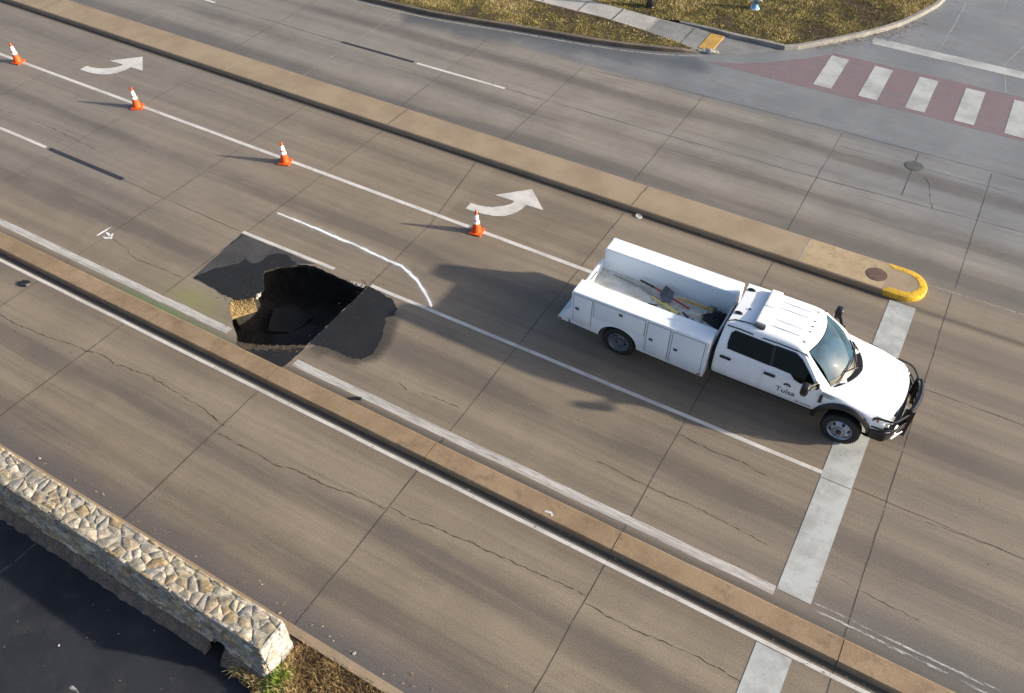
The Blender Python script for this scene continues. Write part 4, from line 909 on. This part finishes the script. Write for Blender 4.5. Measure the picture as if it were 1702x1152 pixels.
# fenders with the wheel arch cut out
def arch(x): u = (x + .05) / .60; return .42 + .66 * math.sqrt(1 - u * u) if abs(u) < 1 else .56
edge_ = cr([k[0] for k in HK], 6)
ex = [p.x for p in edge_]; ey = [p.y for p in edge_]; ez = [p.z for p in edge_]
for s in (-1, 1):
    bm = bmesh.new(); rows = []
    for x in list(np.linspace(-.70, -.64, 3)) + list(np.linspace(-.62, .52, 22)) + [.545, .549, .62, .70, .765]:
        zt = float(np.interp(x, ex, ez)); yt = float(np.interp(x, ex, ey)); zb = min(max(arch(x), .56), zt - .01); row = []
        fr = max(0, (x - .45)) * .22
        for q in np.linspace(0, 1, 8):
            z = zb + (zt - zb) * q; y = min(sy(min(z, 1.1)), 1.02) - fr; d = max(0, (q - .55) / .45); row.append(Vector((x, s * (y * (1 - d * d) + yt * d * d), z)))
        rows.append(row)
    surf(bm, rows); fe = frombm('fender', bm, M['white'], truck, True)
    # black wheel arch flare
    bm = bmesh.new(); rows = []
    for k in range(25):
        a = R(6 + 176 * k / 24); c, sn = math.cos(a), math.sin(a)
        P = lambda rx, rz, y: Vector((-.05 + rx * c, s * (y - max(0, -.05 + rx * c - .35) * .15), .42 + rz * sn))
        yo = .965 + .13 * min(1, max(0, sn) * 1.5)
        rows.append([P(.64, .72, .955), P(.635, .715, yo - .035), P(.60, .67, yo), P(.545, .60, yo - .01), P(.53, .585, .94), P(.50, .56, .70)])
    surf(bm, rows); frombm('wheel_arch_flare', bm, M['black'], truck, True)
    bm = bmesh.new(); box(bm, -.67, .70, s * .62, s * .68, .45, 1.0); frombm('arch_liner', bm, M['under'], truck)
    # headlight
    bm = bmesh.new(); P = [(.50, .985, 1.0), (.52, .985, .80), (.84, .84, .78), (.875, .66, .80), (.89, .64, .98), (.80, .80, 1.04), (.68, .92, 1.05)]
    vo = [bm.verts.new((p[0] + .012, s * (p[1] + .006), p[2])) for p in P]; vi = [bm.verts.new((p[0] - .12, s * (p[1] - .10), p[2])) for p in P]; cen = bm.verts.new((.80, s * .885, .92))
    for i in range(7): j = (i + 1) % 7; bm.faces.new((vo[i], vo[j], vi[j], vi[i])); bm.faces.new((vo[i], vo[j], cen))
    hl = frombm('headlight', bm, M['lens_clear'], truck)
    bm = bmesh.new(); box(bm, .53, .62, s * .95 - .02, s * .95 + .05, .93, 1.0, .01); frombm('turn_signal', bm, M['lens_amber'], hl)
    bm = bmesh.new(); g = bmesh.ops.create_uvsphere(bm, u_segments=14, v_segments=8, radius=.055, matrix=Matrix.Translation((.85, s * .80, .90))); frombm('lamp_bulb', bm, M['chrome'], hl, True)
    # doors, windows, handles, mirror
    def winpoly(gp, off, nm, mt, par):
        bm = bmesh.new(); lv = [1.15, 1.22, 1.30, 1.38, 1.55, 1.95]; tri = tessellate_polygon([[Vector((p[0], p[1], 0)) for p in gp]])
        for t3 in tri:
            for z0, z1 in zip(lv[:-1], lv[1:]):
                c = clip(clip([gp[i] for i in t3], 0, z1, 0, 1), 0, z0, 0, -1)
                if len(c) > 2: bm.faces.new([bm.verts.new((x, s * (sy(z) + off), z)) for x, z in c])
        bmesh.ops.remove_doubles(bm, verts=bm.verts, dist=.0005); return frombm(nm, bm, mt, par)
    def panel(x0, x1, slant=0):
        rows = []
        for x in np.linspace(x0, x1, 7): rows.append([Vector((x, s * (sy(z) + .009), z)) for z in (.60, .66, .72, .8, .9, 1.0, 1.1, 1.2, 1.28)])
        n_ = len(rows); bm = bmesh.new(); vs = surf(bm, rows)
        loop = [r_[0] for r_ in vs] + vs[-1][1:] + [r_[-1] for r_ in vs[::-1]][1:] + vs[0][::-1][1:-1]
        inn = [bm.verts.new(v.co - Vector((0, s * .014, 0))) for v in loop]
        for i in range(len(loop)): j = (i + 1) % len(loop); bm.faces.new((loop[i], loop[j], inn[j], inn[i]))
        return bm
    for x0, x1, gp, hx in ((-2.93, -1.905, [(-2.74, 1.43), (-2.77, 1.55), (-2.765, 1.74), (-2.70, 1.81), (-1.86, 1.80), (-1.80, 1.41)], -2.725), (-1.885, -.70, [(-1.735, 1.41), (-1.80, 1.80), (-1.38, 1.80), (-1.22, 1.735), (-.95, 1.505), (-.745, 1.30), (-.745, 1.265), (-1.11, 1.268), (-1.22, 1.30), (-1.33, 1.395)], -1.735)):
        d = frombm('door', panel(x0, x1), M['white'], truck, True)
        cx_ = sum(p[0] for p in gp) / len(gp); cz_ = sum(p[1] for p in gp) / len(gp)
        winpoly([(cx_ + (p[0] - cx_) * 1.035, cz_ + (p[1] - cz_) * 1.07) for p in gp], .0115, 'window_trim', M['black'], d)
        winpoly(gp, .016, 'window', M['sideglass'], d)
        bm = bmesh.new(); box(bm, hx - .125, hx + .125, s * 1.045 - .02, s * 1.045 + .012, 1.165, 1.225, .012); frombm('door_handle', bm, M['black'], d, True)
    bm = bmesh.new(); bm.faces.new([bm.verts.new((x, s * (sy(z) + .013), z)) for x, z in ((-1.84, 1.40), (-1.70, 1.40), (-1.765, 1.81), (-1.88, 1.81))]); frombm('door_pillar', bm, M['black'], truck)
    bm = bmesh.new()
    for a, b in ((-2.9, -2.33), (-2.12, -1.36)): tube(bm, [(a, s * .765, 1.868), ((a + b) / 2, s * .762, 1.878), (b, s * .765, 1.868)], .014, 6)
    tube(bm, [(-1.36, s * .765, 1.868), (-1.17, s * .745, 1.845), (-.95, s * .80, 1.63), (-.7, s * .85, 1.38)], .009, 6); frombm('drip_rail', bm, M['black'], truck)
    mi_ = bmesh.new(); box(mi_, -1.02, -.86, s * 1.33 - .10, s * 1.33 + .10, 1.33, 1.59, .055, 3); mo = frombm('wing_mirror', mi_, M['black'], truck, True)
    bm = bmesh.new(); tube(bm, [(-.76, s * .99, 1.33), (-.86, s * 1.22, 1.38)], .03, 8); tube(bm, [(-.76, s * .98, 1.42), (-.88, s * 1.22, 1.47)], .025, 8); box(bm, -.80, -.70, s * 1.0 - .03, s * 1.0 + .02, 1.26, 1.42, .02); frombm('mirror_arm', bm, M['black'], mo, True)
    bm = bmesh.new(); box(bm, -1.027, -1.021, s * 1.33 - .075, s * 1.33 + .075, 1.37, 1.55); frombm('mirror_glass', bm, M['mirror'], mo)
    bm = bmesh.new(); box(bm, -.99, -.87, s * 1.33 - .08, s * 1.33 + .08, 1.30, 1.335, .012); frombm('mirror_lamp', bm, M['litter'], mo)
    bm = bmesh.new(); box(bm, -.64, -.555, s * 1.012, s * 1.026, .93, 1.17, .012); v_ = frombm('fender_vent', bm, M['chrome'], truck, True)
    bm = bmesh.new(); box(bm, -.625, -.57, s * 1.02, s * 1.031, .95, 1.15, .008); frombm('vent_grille', bm, M['black'], v_)
# roof: light bar, marker lamps, roof lamps, stamped ribs, cable
bm = bmesh.new(); box(bm, -2.38, -2.16, -.585, .585, 1.99, 2.012, .008)
lb = frombm('light_bar', bm, M['steel'], truck, True)
for a, b in ((-.58, -.005), (.005, .58)):
    bm = bmesh.new(); box(bm, -2.40, -2.14, a, b, 2.005, 2.085, .03, 3); frombm('light_lens', bm, M['lightbar'], lb, True)
for y in (-.60, .60):
    bm = bmesh.new(); box(bm, -2.39, -2.15, y - .025, y + .025, 1.965, 2.06, .015); frombm('end_cap', bm, M['lightbar'] if y > 0 else M['steel'], lb, True)
bm = bmesh.new()
for y in (-.5, .5): box(bm, -2.36, -2.18, y - .03, y + .03, 1.95, 2.02)
frombm('mount_foot', bm, M['black'], lb)
for y in (-.52, -.18, 0, .18, .52):
    bm = bmesh.new(); g = bmesh.ops.create_uvsphere(bm, u_segments=12, v_segments=6, radius=.045, matrix=Matrix.Translation((-1.30 - .08 * y * y, y, 1.958 - .06 * y * y)) @ Matrix.Diagonal((1.0, .55, .55, 1))); frombm('marker_lamp', bm, M['lens_smoke'], truck, True)
for y in (-.40, .45):
    bm = bmesh.new(); bmesh.ops.create_uvsphere(bm, u_segments=16, v_segments=8, radius=.085, matrix=Matrix.Translation((-2.80, y, 1.975)) @ Matrix.Diagonal((1.1, .5, .55, 1))); frombm('cab_lamp', bm, M['black'], truck, True)
bm = bmesh.new()
for y in (-.42, -.2, .2, .42): tube(bm, [(-2.1, y, 1.996 - .05 * y * y), (-1.8, y, 1.995 - .05 * y * y), (-1.45, y, 1.980 - .05 * y * y)], .012, 6)
frombm('roof_rib', bm, M['white'], truck, True)
bm = bmesh.new(); tube(bm, [(-2.95, -.70, 1.92), (-2.8, -.62, 1.965), (-2.6, -.60, 1.975), (-2.42, -.58, 1.98)], .012, 6); tube(bm, [(-2.41, -.60, 1.985), (-2.3, -.63, 1.975), (-2.18, -.63, 1.97)], .014, 6); frombm('light_cable', bm, M['black'], truck)
bm = bmesh.new(); box(bm, -2.65, -2.61, -.2, -.16, 1.98, 2.01, .008); frombm('aerial_base', bm, M['black'], truck)
# front end
bm = bmesh.new(); box(bm, .70, .90, -.66, .66, .66, 1.03, .02); gr = frombm('grille', bm, M['black'], truck, True)
bm = bmesh.new()
for z in (.72, .80, .88, .96): box(bm, .895, .925, -.60, .60, z - .015, z + .015, .006)
frombm('grille_bar', bm, M['steel'], gr, True)
bm = bmesh.new()
pl_ = [(.55, -.985), (.86, -.975), (1.02, -.80), (1.08, -.40), (1.09, 0)]; full = pl_ + [(x, -y) for x, y in reversed(pl_[:-1])]
rows = [[Vector((x - (.05 if z in (.44, .72) else 0), y, z)) for x, y in full] for z in (.44, .48, .68, .72)]; rows.append([Vector((x - .30, y * .92, .72)) for x, y in full]); rows.insert(0, [Vector((x - .30, y * .92, .44)) for x, y in full]); surf(bm, rows)
frombm('front_bumper', bm, M['black_steel'], truck, True)
bm = bmesh.new(); T_ = lambda pts, r_: tube(bm, cr(pts, 4), r_, 8)
T_([(1.12, -.50, 1.11), (1.17, -.36, 1.13), (1.205, 0, 1.14), (1.17, .36, 1.13), (1.12, .50, 1.11)], .062)
T_([(1.13, -.48, .98), (1.19, -.3, .98), (1.215, 0, .98), (1.19, .3, .98), (1.13, .48, .98)], .045)
for y in (-.5, .5): box(bm, 1.02, 1.22, y - .025, y + .025, .38, 1.14, .014)
for y in (-.24, 0, .24): box(bm, 1.175, 1.215, y - .015, y + .015, .46, 1.12)
for z in (.62, .80): T_([(1.15, -.48, z), (1.20, 0, z), (1.15, .48, z)], .022)
for s in (-1, 1):
    T_([(.50, s * .96, .70), (.49, s * .975, .90), (.54, s * .97, 1.04), (.72, s * .95, 1.06), (.90, s * .90, 1.05), (1.02, s * .72, 1.05), (1.12, s * .52, 1.05)], .024)
    for z, w in ((.80, .020), (.70, .020)): T_([(.52, s * .99, z), (.75, s * .985, z), (.93, s * .92, z), (1.03, s * .75, z), (1.14, s * .52, z)], w)
frombm('brush_guard', bm, M['black_steel'], truck, True)
for s in (-1, 1):
    bm = bmesh.new(); tube(bm, [(.97, s * .93, .585), (1.13, s * .60, .585)], .022, 8); frombm('guard_rail', bm, M['chrome'], truck, True)
# wheels
def wheel(x, s, dual, steer=0):
    o = bpy.data.objects.new('wheel', None)
    bm = bmesh.new(); mt = Matrix.Rotation(R(-90 * s), 4, 'X')
    def tyre(w0, w1): lathe(bm, [(.25, w0 + .02), (.33, w0), (.385, w0 + .015), (.405, w0 + .05), (.408, (w0 + w1) / 2), (.405, w1 - .05), (.385, w1 - .015), (.33, w1), (.25, w1 - .02)], 40, mt, False, False)
    if dual: tyre(-.12, .12); tyre(-.40, -.16)
    else: tyre(-.12, .12)
    for k in range(44):
        a = 2 * math.pi * k / 44
        for c_ in (-.05, .05):
            g = bmesh.ops.create_cube(bm, size=1, matrix=mt @ Matrix.Rotation(a, 4, 'Z') @ Matrix.Translation((.409, 0, c_)) @ Matrix.Diagonal((.012, .034, .075, 1)))
    w = frombm('wheel', bm, M['rubber'], truck, True); w.location = (x, s * (.95 if dual else .965), .405); w.rotation_euler = (0, 0, steer)
    bm = bmesh.new()
    if dual: prof = [(.265, .115), (.255, .125), (.240, .10), (.232, .02), (.215, .0), (.205, -.04), (.16, -.06), (.12, -.06), (.115, .0), (.07, .02)]
    else: prof = [(.268, .095), (.262, .112), (.245, .10), (.235, .075), (.215, .085), (.175, .125), (.14, .135), (.10, .135), (.095, .15), (.06, .155)]
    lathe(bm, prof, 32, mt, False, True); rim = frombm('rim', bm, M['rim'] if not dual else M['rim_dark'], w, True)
    bm = bmesh.new()
    for k in range(6 if not dual else 5):
        a = 2 * math.pi * (k + .3) / (6 if not dual else 5); bmesh.ops.create_cone(bm, cap_ends=True, segments=12, radius1=.040, radius2=.040, depth=.012, matrix=mt @ Matrix.Rotation(a, 4, 'Z') @ Matrix.Translation((.193, 0, .108 if not dual else -.035)) @ Matrix.Rotation(R(38), 4, 'Y') @ Matrix.Diagonal((1, .8, 1, 1)))
    frombm('hand_hole', bm, M['under'], rim).parent = w
    bm = bmesh.new()
    for k in range(10):
        a = 2 * math.pi * k / 10; bmesh.ops.create_cone(bm, cap_ends=True, segments=6, radius1=.013, radius2=.011, depth=.03, matrix=mt @ Matrix.Rotation(a, 4, 'Z') @ Matrix.Translation((.118, 0, .145 if not dual else -.05)))
    frombm('wheel_nut', bm, M['steel'], w)
    bm = bmesh.new(); lathe(bm, [(.062, .10 if not dual else -.05), (.06, .175 if not dual else .06), (.045, .19 if not dual else .08)], 18, mt); frombm('hub', bm, M['black'] if not dual else M['steel'], w, True)
for s in (-1, 1): wheel(0, s, False, R(-3)); wheel(-5.21, s, True)
bm = bmesh.new()
for y in (-.45, .45): box(bm, -6.5, .95, y - .05, y + .05, .50, .66)
box(bm, -5.32, -5.12, -.8, .8, .32, .48); box(bm, -.1, .1, -.8, .8, .32, .46); box(bm, -2.9, -.8, -.75, .75, .42, .52); box(bm, -3.06, -2.97, -.9, .9, .55, 1.2); box(bm, -.6, .75, -.60, .60, .50, 1.0)
frombm('chassis', bm, M['under'], truck)
# service body: a box of lockers down each side of an open bed
BX0, BX1, BZ0, BZ1 = -6.45, -3.10, .47, 1.53
def sidebox(s):
    bm = bmesh.new(); cx_, rr2, n_ = -5.22, .49, 16
    prof = [(BX0, BZ0 + .06), (BX0, BZ1)] + [(BX1, BZ1), (BX1, BZ0 - .02)] + [(cx_ + rr2 * math.cos(math.pi * k / n_), BZ0 + .44 * math.sin(math.pi * k / n_) + .02) for k in range(n_ + 1)]
    o_ = [bm.verts.new((x, s * 1.14, z)) for x, z in prof]; i_ = [bm.verts.new((x, s * .64, z)) for x, z in prof]; k_ = len(prof)
    bm.faces.new(o_); bm.faces.new(i_[::-1])
    for k in range(k_): j = (k + 1) % k_; bm.faces.new((o_[k], i_[k], i_[j], o_[j]))
    es = [e for e in bm.edges if all(abs(v.co.z - BZ1) < 1e-4 for v in e.verts)]
    bmesh.ops.bevel(bm, geom=es, offset=.018, segments=2, affect='EDGES'); bmesh.ops.triangulate(bm, faces=[f for f in bm.faces if len(f.verts) > 8])
    o = frombm('locker_box', bm, M['white_body'], truck, True)
    bm = bmesh.new(); ring_ = [(cx_ + (rr2 - .005) * math.cos(math.pi * k / n_), BZ0 + .435 * math.sin(math.pi * k / n_) + .02) for k in range(n_ + 1)]
    surf(bm, [[Vector((x, s * 1.132, z)) for x, z in ring_], [Vector((x, s * .66, z)) for x, z in ring_]]); bm.faces.new([bm.verts.new((x, s * .66, z)) for x, z in ring_]); frombm('wheel_well', bm, M['under'], o)
    for x0, x1, z0, z1, lx, lz in ((-6.39, -5.93, .66, 1.46, -6.29, 1.06), (-5.865, -4.60, 1.0, 1.47, -5.20, 1.36), (-4.53, -4.0, .55, 1.46, -4.42, .985), (-3.93, -3.19, .52, 1.46, -3.82, .965)):
        bm = bmesh.new(); box(bm, x0 - .012, x1 + .012, s * 1.1405 - .001, s * 1.1405 + .001, z0 - .012, z1 + .012); gp_ = frombm('door_gap', bm, M['seam'], o)
        bm = bmesh.new(); box(bm, x0, x1, s * 1.146 - .006, s * 1.146 + .006, z0, z1, .005); d = frombm('locker_door', bm, M['white_body'], o, True)
        bm = bmesh.new(); box(bm, lx - .045, lx + .045, s * 1.154 - .004, s * 1.154 + .004, lz - .04, lz + .04, .004); frombm('latch', bm, M['black'], o).location = (0, 0, 0)
        bm = bmesh.new(); box(bm, lx - .012, lx + .012, s * 1.160 - .004, s * 1.160 + .004, lz - .032, lz + .032, .003); frombm('latch_handle', bm, M['chrome'], o)
    bm = bmesh.new()
    for zz_ in (.62, 1.34): tube(bm, [(-4.563, s * 1.15, .60), (-4.563, s * 1.15, 1.44)], .009, 6) if zz_ < 1 else tube(bm, [(-3.962, s * 1.15, .56), (-3.962, s * 1.15, 1.44)], .009, 6)
    frombm('hinge', bm, M['white_body'], o)
    bm = bmesh.new(); box(bm, BX1 - .14, BX1 - .05, s * 1.146 - .006, s * 1.146 + .008, .475, .515, .006); frombm('side_lamp', bm, M['lens_red'], o, True)
    return o
sidebox(-1); sidebox(1)
bm = bmesh.new(); box(bm, BX0 + .02, BX1, -.638, .638, .80, .905); box(bm, BX1 - .03, BX1, -.638, .638, .906, 1.30); frombm('bed_floor', bm, M['bed'], truck)
bm = bmesh.new(); box(bm, BX0 - .05, BX0 + .015, -.635, .635, .72, 1.22, .012); tg = frombm('tailgate', bm, M['white_body'], truck, True)
bm = bmesh.new(); box(bm, BX0 - .02, BX0 + .022, -.20, .20, 1.10, 1.18, .012); box(bm, BX0 + .012, BX0 + .020, -.60, -.56, 1.1, 1.2); frombm('gate_handle', bm, M['black'], tg)
bm = bmesh.new(); box(bm, -6.78, BX0 - .052, -1.13, 1.13, .50, .60, .015); rb = frombm('step_bumper', bm, M['white_body'], truck, True)
for s in (-1, 1):
    bm = bmesh.new(); box(bm, -6.76, -6.69, s * 1.13 - .01, s * 1.13 + .008, .52, .57, .005); frombm('bumper_lamp', bm, M['lens_red'], rb)
    bm = bmesh.new(); P = [(-6.72, .60), (BX0 - .002, .60), (BX0 - .002, .95)]
    a_ = [bm.verts.new((x, s * 1.12, z)) for x, z in P]; b_ = [bm.verts.new((x, s * .95, z)) for x, z in P]
    bm.faces.new(a_); bm.faces.new(b_[::-1])
    for k in range(3): j = (k + 1) % 3; bm.faces.new((a_[k], b_[k], b_[j], a_[j]))
    frombm('bumper_gusset', bm, M['white_body'], rb)
# lettering
def text(s, size, mat, name, parent, xf, sx=1.0, serif=False):
    cu = bpy.data.curves.new(name, 'FONT'); cu.body = s; cu.size = size; cu.align_x = 'CENTER'; cu.extrude = .0008; cu.offset = .0015
    tmp = bpy.data.objects.new('tmp', cu); COL.objects.link(tmp); dg = bpy.context.evaluated_depsgraph_get()
    me = bpy.data.meshes.new_from_object(tmp.evaluated_get(dg)); bpy.data.objects.remove(tmp)
    o = link(name, me, mat, parent); o.matrix_local = xf @ Matrix.Diagonal((sx, 1, 1, 1)); return o
for s in (-1, 1):
    rot = Matrix.Rotation(R(90), 4, 'X') if s < 0 else Matrix.Rotation(R(180), 4, 'Z') @ Matrix.Rotation(R(90), 4, 'X')
    y = s * (sy(.88) + .0125); text('Tulsa', .20, M['decal'], 'door_lettering', truck, Matrix.Translation((-1.32, y, .815)) @ rot, 1.0)
    bm = bmesh.new(); cz = 1.055; ye = s * (sy(1.05) + .0125)            # tree emblem: five leaf lobes over a forked trunk
    for k in range(5):
        a = R(18 + 36 * k); c_ = Vector((-1.32 + .060 * math.cos(a), ye, cz + .052 * math.sin(a))); ring2 = [bm.verts.new((c_.x + .028 * math.cos(q * math.pi / 4), ye, c_.z + .030 * math.sin(q * math.pi / 4))) for q in range(8)]; bm.faces.new(ring2)
    bm.faces.new([bm.verts.new((x, ye, z)) for x, z in ((-1.330, cz - .045), (-1.310, cz - .045), (-1.316, cz + .02), (-1.324, cz + .02))])
    frombm('tree_emblem', bm, M['decal'], truck)
    yf = s * (1.02); text('2020556', .115, M['decal'], 'fleet_number', truck, Matrix.Translation((-.47, s * 1.016, 1.17)) @ (Matrix.Rotation(R(90), 4, 'X') if s < 0 else rot), .72) if False else None
    th = R(62); base = Matrix.Translation((-.485, s * 1.018, 1.135)) @ (Matrix.Rotation(R(4), 4, 'Y') if s < 0 else Matrix.Rotation(R(180), 4, 'Z')) @ Matrix.Rotation(R(80), 4, 'X')
    text('2020556', .11, M['decal'], 'fleet_number', truck, base, .78)
    bm = bmesh.new(); yb = s * (sy(.69) + .014); box(bm, -1.06, -.99, yb - .002, yb + .002, .682, .712); box(bm, -.965, -.73, yb - .002, yb + .002, .688, .704); frombm('door_badge', bm, M['decal'], truck)

# ------------------------------------------------------------------ tools lying in the bed
FZ = .906
def B(x, y, z=0): return Vector((OX + x, OY + y, FZ + z))
t = thing('rake', 'long grey handled rake reaching toward the tailgate in the truck bed', 'rake', B(-5.2, .3))
L0 = B(-5.2, .3)
bm = bmesh.new(); tube(bm, [B(-6.11, .48, .05) - L0, B(-5.31, .40, .04) - L0, B(-4.38, .06, .03) - L0], .014, 8); frombm('handle', bm, M['wood'], t, True)
bm = bmesh.new(); tube(bm, [B(-4.45, -.04, .03) - L0, B(-4.30, .14, .03) - L0], .014, 6)
for k in range(7): q = k / 6; p = B(-4.45 + .15 * q, -.04 + .18 * q, .03) - L0; tube(bm, [p, p + Vector((.05, -.03, -.028))], .006, 5)
frombm('rake_head', bm, M['steel'], t)
L0 = B(-4.7, .4)
t = thing('tamper', 'hand tamper with square grey plate and red handle in the truck bed', 'tamper', L0)
bm = bmesh.new(); tube(bm, [B(-5.02, .47, .12) - L0, B(-4.05, .27, .05) - L0], .021, 8); frombm('handle', bm, M['redh'], t, True)
bm = bmesh.new(); tube(bm, [B(-5.42, .52, .15) - L0, B(-5.02, .47, .12) - L0], .024, 8); frombm('grip', bm, M['black'], t, True)
bm = bmesh.new()
P = [(-4.78, .55), (-4.52, .45), (-4.49, .17), (-4.67, .13), (-4.82, .28)]; hi = [bm.verts.new(B(x, y, .17 + (y - .3) * .3) - L0) for x, y in P]; lo = [bm.verts.new(B(x, y, .15 + (y - .3) * .3) - L0) for x, y in P]; bm.faces.new(hi); bm.faces.new(lo[::-1])
for k in range(5): bm.faces.new((lo[k], lo[(k + 1) % 5], hi[(k + 1) % 5], hi[k]))
frombm('plate', bm, M['steel'], t)
L0 = B(-3.9, .4)
t = thing('shovel', 'yellow handled shovel lying against the far bed wall', 'shovel', L0)
bm = bmesh.new(); tube(bm, [B(-4.40, .46, .08) - L0, B(-3.52, .42, .12) - L0], .024, 8); frombm('handle', bm, M['yel'], t, True)
bm = bmesh.new(); rows = []
for a in range(5):
    q = a / 4; rows.append([B(-3.52 + .26 * q, .42 + (v - .5) * .20 * (1 - .35 * q * q), .12 - .03 * q - .03 * math.sin(v * math.pi)) - L0 for v in (0, .25, .5, .75, 1)])
surf(bm, rows); frombm('blade', bm, M['steel'], t, True)
L0 = B(-4.6, .1)
t = thing('yellow_level', 'pale yellow pole with dark hollow end beside the tamper', 'pole', L0)
bm = bmesh.new(); tube(bm, [B(-4.99, .25, .03) - L0, B(-4.62, .12, .045) - L0, B(-4.6, .11, .05) - L0, B(-4.20, -.03, .06) - L0], [.022, .03, .045, .055], 12); frombm('tube', bm, M['pale_yel'], t, True)
bm = bmesh.new(); d_ = (B(-4.2, -.03, .06) - B(-4.6, .11, .05)).normalized(); e_ = B(-4.2, -.03, .06) - L0; tube(bm, [e_ - d_ * .002, e_ + d_ * .004], .035, 12); frombm('end_hole', bm, M['under'], t)
bm = bmesh.new(); tube(bm, [B(-4.80, .08, .02) - L0, B(-4.62, .13, .06) - L0], .018, 6); frombm('clip', bm, M['pale_yel'], t)
for (a, b, rr2, mt, lb2, nm) in ((B(-4.98, -.02, .02), B(-4.78, .02, .02), .014, 'black', 'short black steel pin on the truck bed floor', 'steel_pin'), (B(-4.02, .10, .03), B(-3.68, .17, .05), .013, 'pale_yel', 'thin pale yellow stake near the black netting', 'stake'), (B(-4.14, .12, .02), B(-3.98, .02, .02), .016, 'black', 'short dark bolt beside the hollow end of the yellow pole', 'bolt')):
    bm = bmesh.new(); tube(bm, [Vector((0, 0, 0)), (b - a) * .5, b - a], rr2, 8)
    bmesh.ops.create_cone(bm, cap_ends=True, segments=6, radius1=rr2 * 1.6, radius2=rr2 * 1.6, depth=.02, matrix=Matrix.Translation(b - a))
    o = frombm(nm, bm, M[mt], None, True); o.location = a; tag(o, lb2, nm.replace('_', ' '))
# heap of black netting and a crumpled grey tarp by the cab
def heap(name, P, h, mat, label, cat, seed, tail=0):
    g = random.Random(seed); cx_ = sum(p[0] for p in P) / len(P); cy_ = sum(p[1] for p in P) / len(P); V, F = [], []; k = 48; m_ = 9
    for j in range(m_):
        for i in range(k):
            a = i / k * len(P); q = int(a); f = a - q; p0, p1 = P[q % len(P)], P[(q + 1) % len(P)]; ex_, ey_ = p0[0] + (p1[0] - p0[0]) * f, p0[1] + (p1[1] - p0[1]) * f; s_ = 1 - j / (m_ - 1)
            x, y = (ex_ - cx_) * s_, (ey_ - cy_) * s_; z = h * (1 - s_ ** 2.2) * (.65 + .6 * abs(mnoise.noise(Vector((x * 9, y * 9, seed))))) + .025 * mnoise.noise(Vector((x * 22, y * 22, seed + 4))) * (1 - s_ * .8) + .004
            V.append((x, y, max(.003, z)))
    for j in range(m_ - 1):
        for i in range(k): F.append((j * k + i, j * k + (i + 1) % k, (j + 1) * k + (i + 1) % k, (j + 1) * k + i))
    o = mesh(name, V, F, mat, smooth=False); o.location = B(cx_, cy_); return tag(o, label, cat)
M['net'] = plain('black_netting', (.010, .010, .012), .6, var=.5, sc=40)
nt = heap('black_netting', [(-3.75, .22), (-3.55, .38), (-3.36, .56), (-3.16, .54), (-3.14, .2), (-3.2, -.06), (-3.45, .0), (-3.6, .08)], .26, M['net'], 'heap of black netting piled against the front of the truck bed', 'netting', 3)
bm = bmesh.new(); g = random.Random(8)
for i in range(46):
    a, rr2 = g.uniform(0, 6.28), g.uniform(.04, .27); p = Vector((rr2 * math.cos(a), rr2 * math.sin(a), g.uniform(.10, .26) * (1.1 - rr2 * 2)))
    tube(bm, [p, p + Vector((g.uniform(-.09, .09), g.uniform(-.09, .09), g.uniform(.0, .07))), p + Vector((g.uniform(-.16, .16), g.uniform(-.14, .14), g.uniform(-.03, .05)))], .006, 5)
frombm('net_weave', bm, M['net'], nt)
heap('grey_tarp', [(-4.0, .08), (-3.85, -.02), (-3.7, -.14), (-3.4, -.3), (-3.16, -.34), (-3.15, -.1), (-3.35, .02), (-3.66, .12)], .09, M['tarp'], 'crumpled pale grey tarp beside the black netting', 'tarp', 6)

# ------------------------------------------------------------------ every loose piece of these becomes a part of its own
def split_loose(o):
    me = o.data; n = len(me.vertices); p = list(range(n))
    def f(a):
        while p[a] != a: p[a] = p[p[a]]; a = p[a]
        return a
    for e in me.edges: p[f(e.vertices[0])] = f(e.vertices[1])
    roots = {}
    for i in range(n): roots.setdefault(f(i), []).append(i)
    if len(roots) < 2: return
    for k, ids in enumerate(list(roots.values())):
        keep = set(ids); bm = bmesh.new(); bm.from_mesh(me); bm.verts.ensure_lookup_table()
        bmesh.ops.delete(bm, geom=[v for v in bm.verts if v.index not in keep], context='VERTS')
        m2 = bpy.data.meshes.new(me.name); bm.to_mesh(m2); bm.free()
        for mt in me.materials:
            if not len(m2.materials): m2.materials.append(mt)
        c = o.copy(); c.data = m2; c.name = o.name.split('.')[0]; COL.objects.link(c); c.parent = o.parent; c.matrix_parent_inverse = o.matrix_parent_inverse
    bpy.data.objects.remove(o)
SPLIT = {'roof_rib', 'mount_foot', 'wheel_nut', 'hand_hole', 'drip_rail', 'hinge', 'light_cable', 'lane_line', 'worn_edge_line', 'stop_line', 'grille_bar', 'wiper', 'gate_handle', 'door_badge', 'cab_floor', 'chassis', 'wheel_well', 'light_bar', 'mirror_arm'}
for o in list(bpy.data.objects):
    if o.type == 'MESH' and o.name.split('.')[0] in SPLIT and not o.children: split_loose(o)
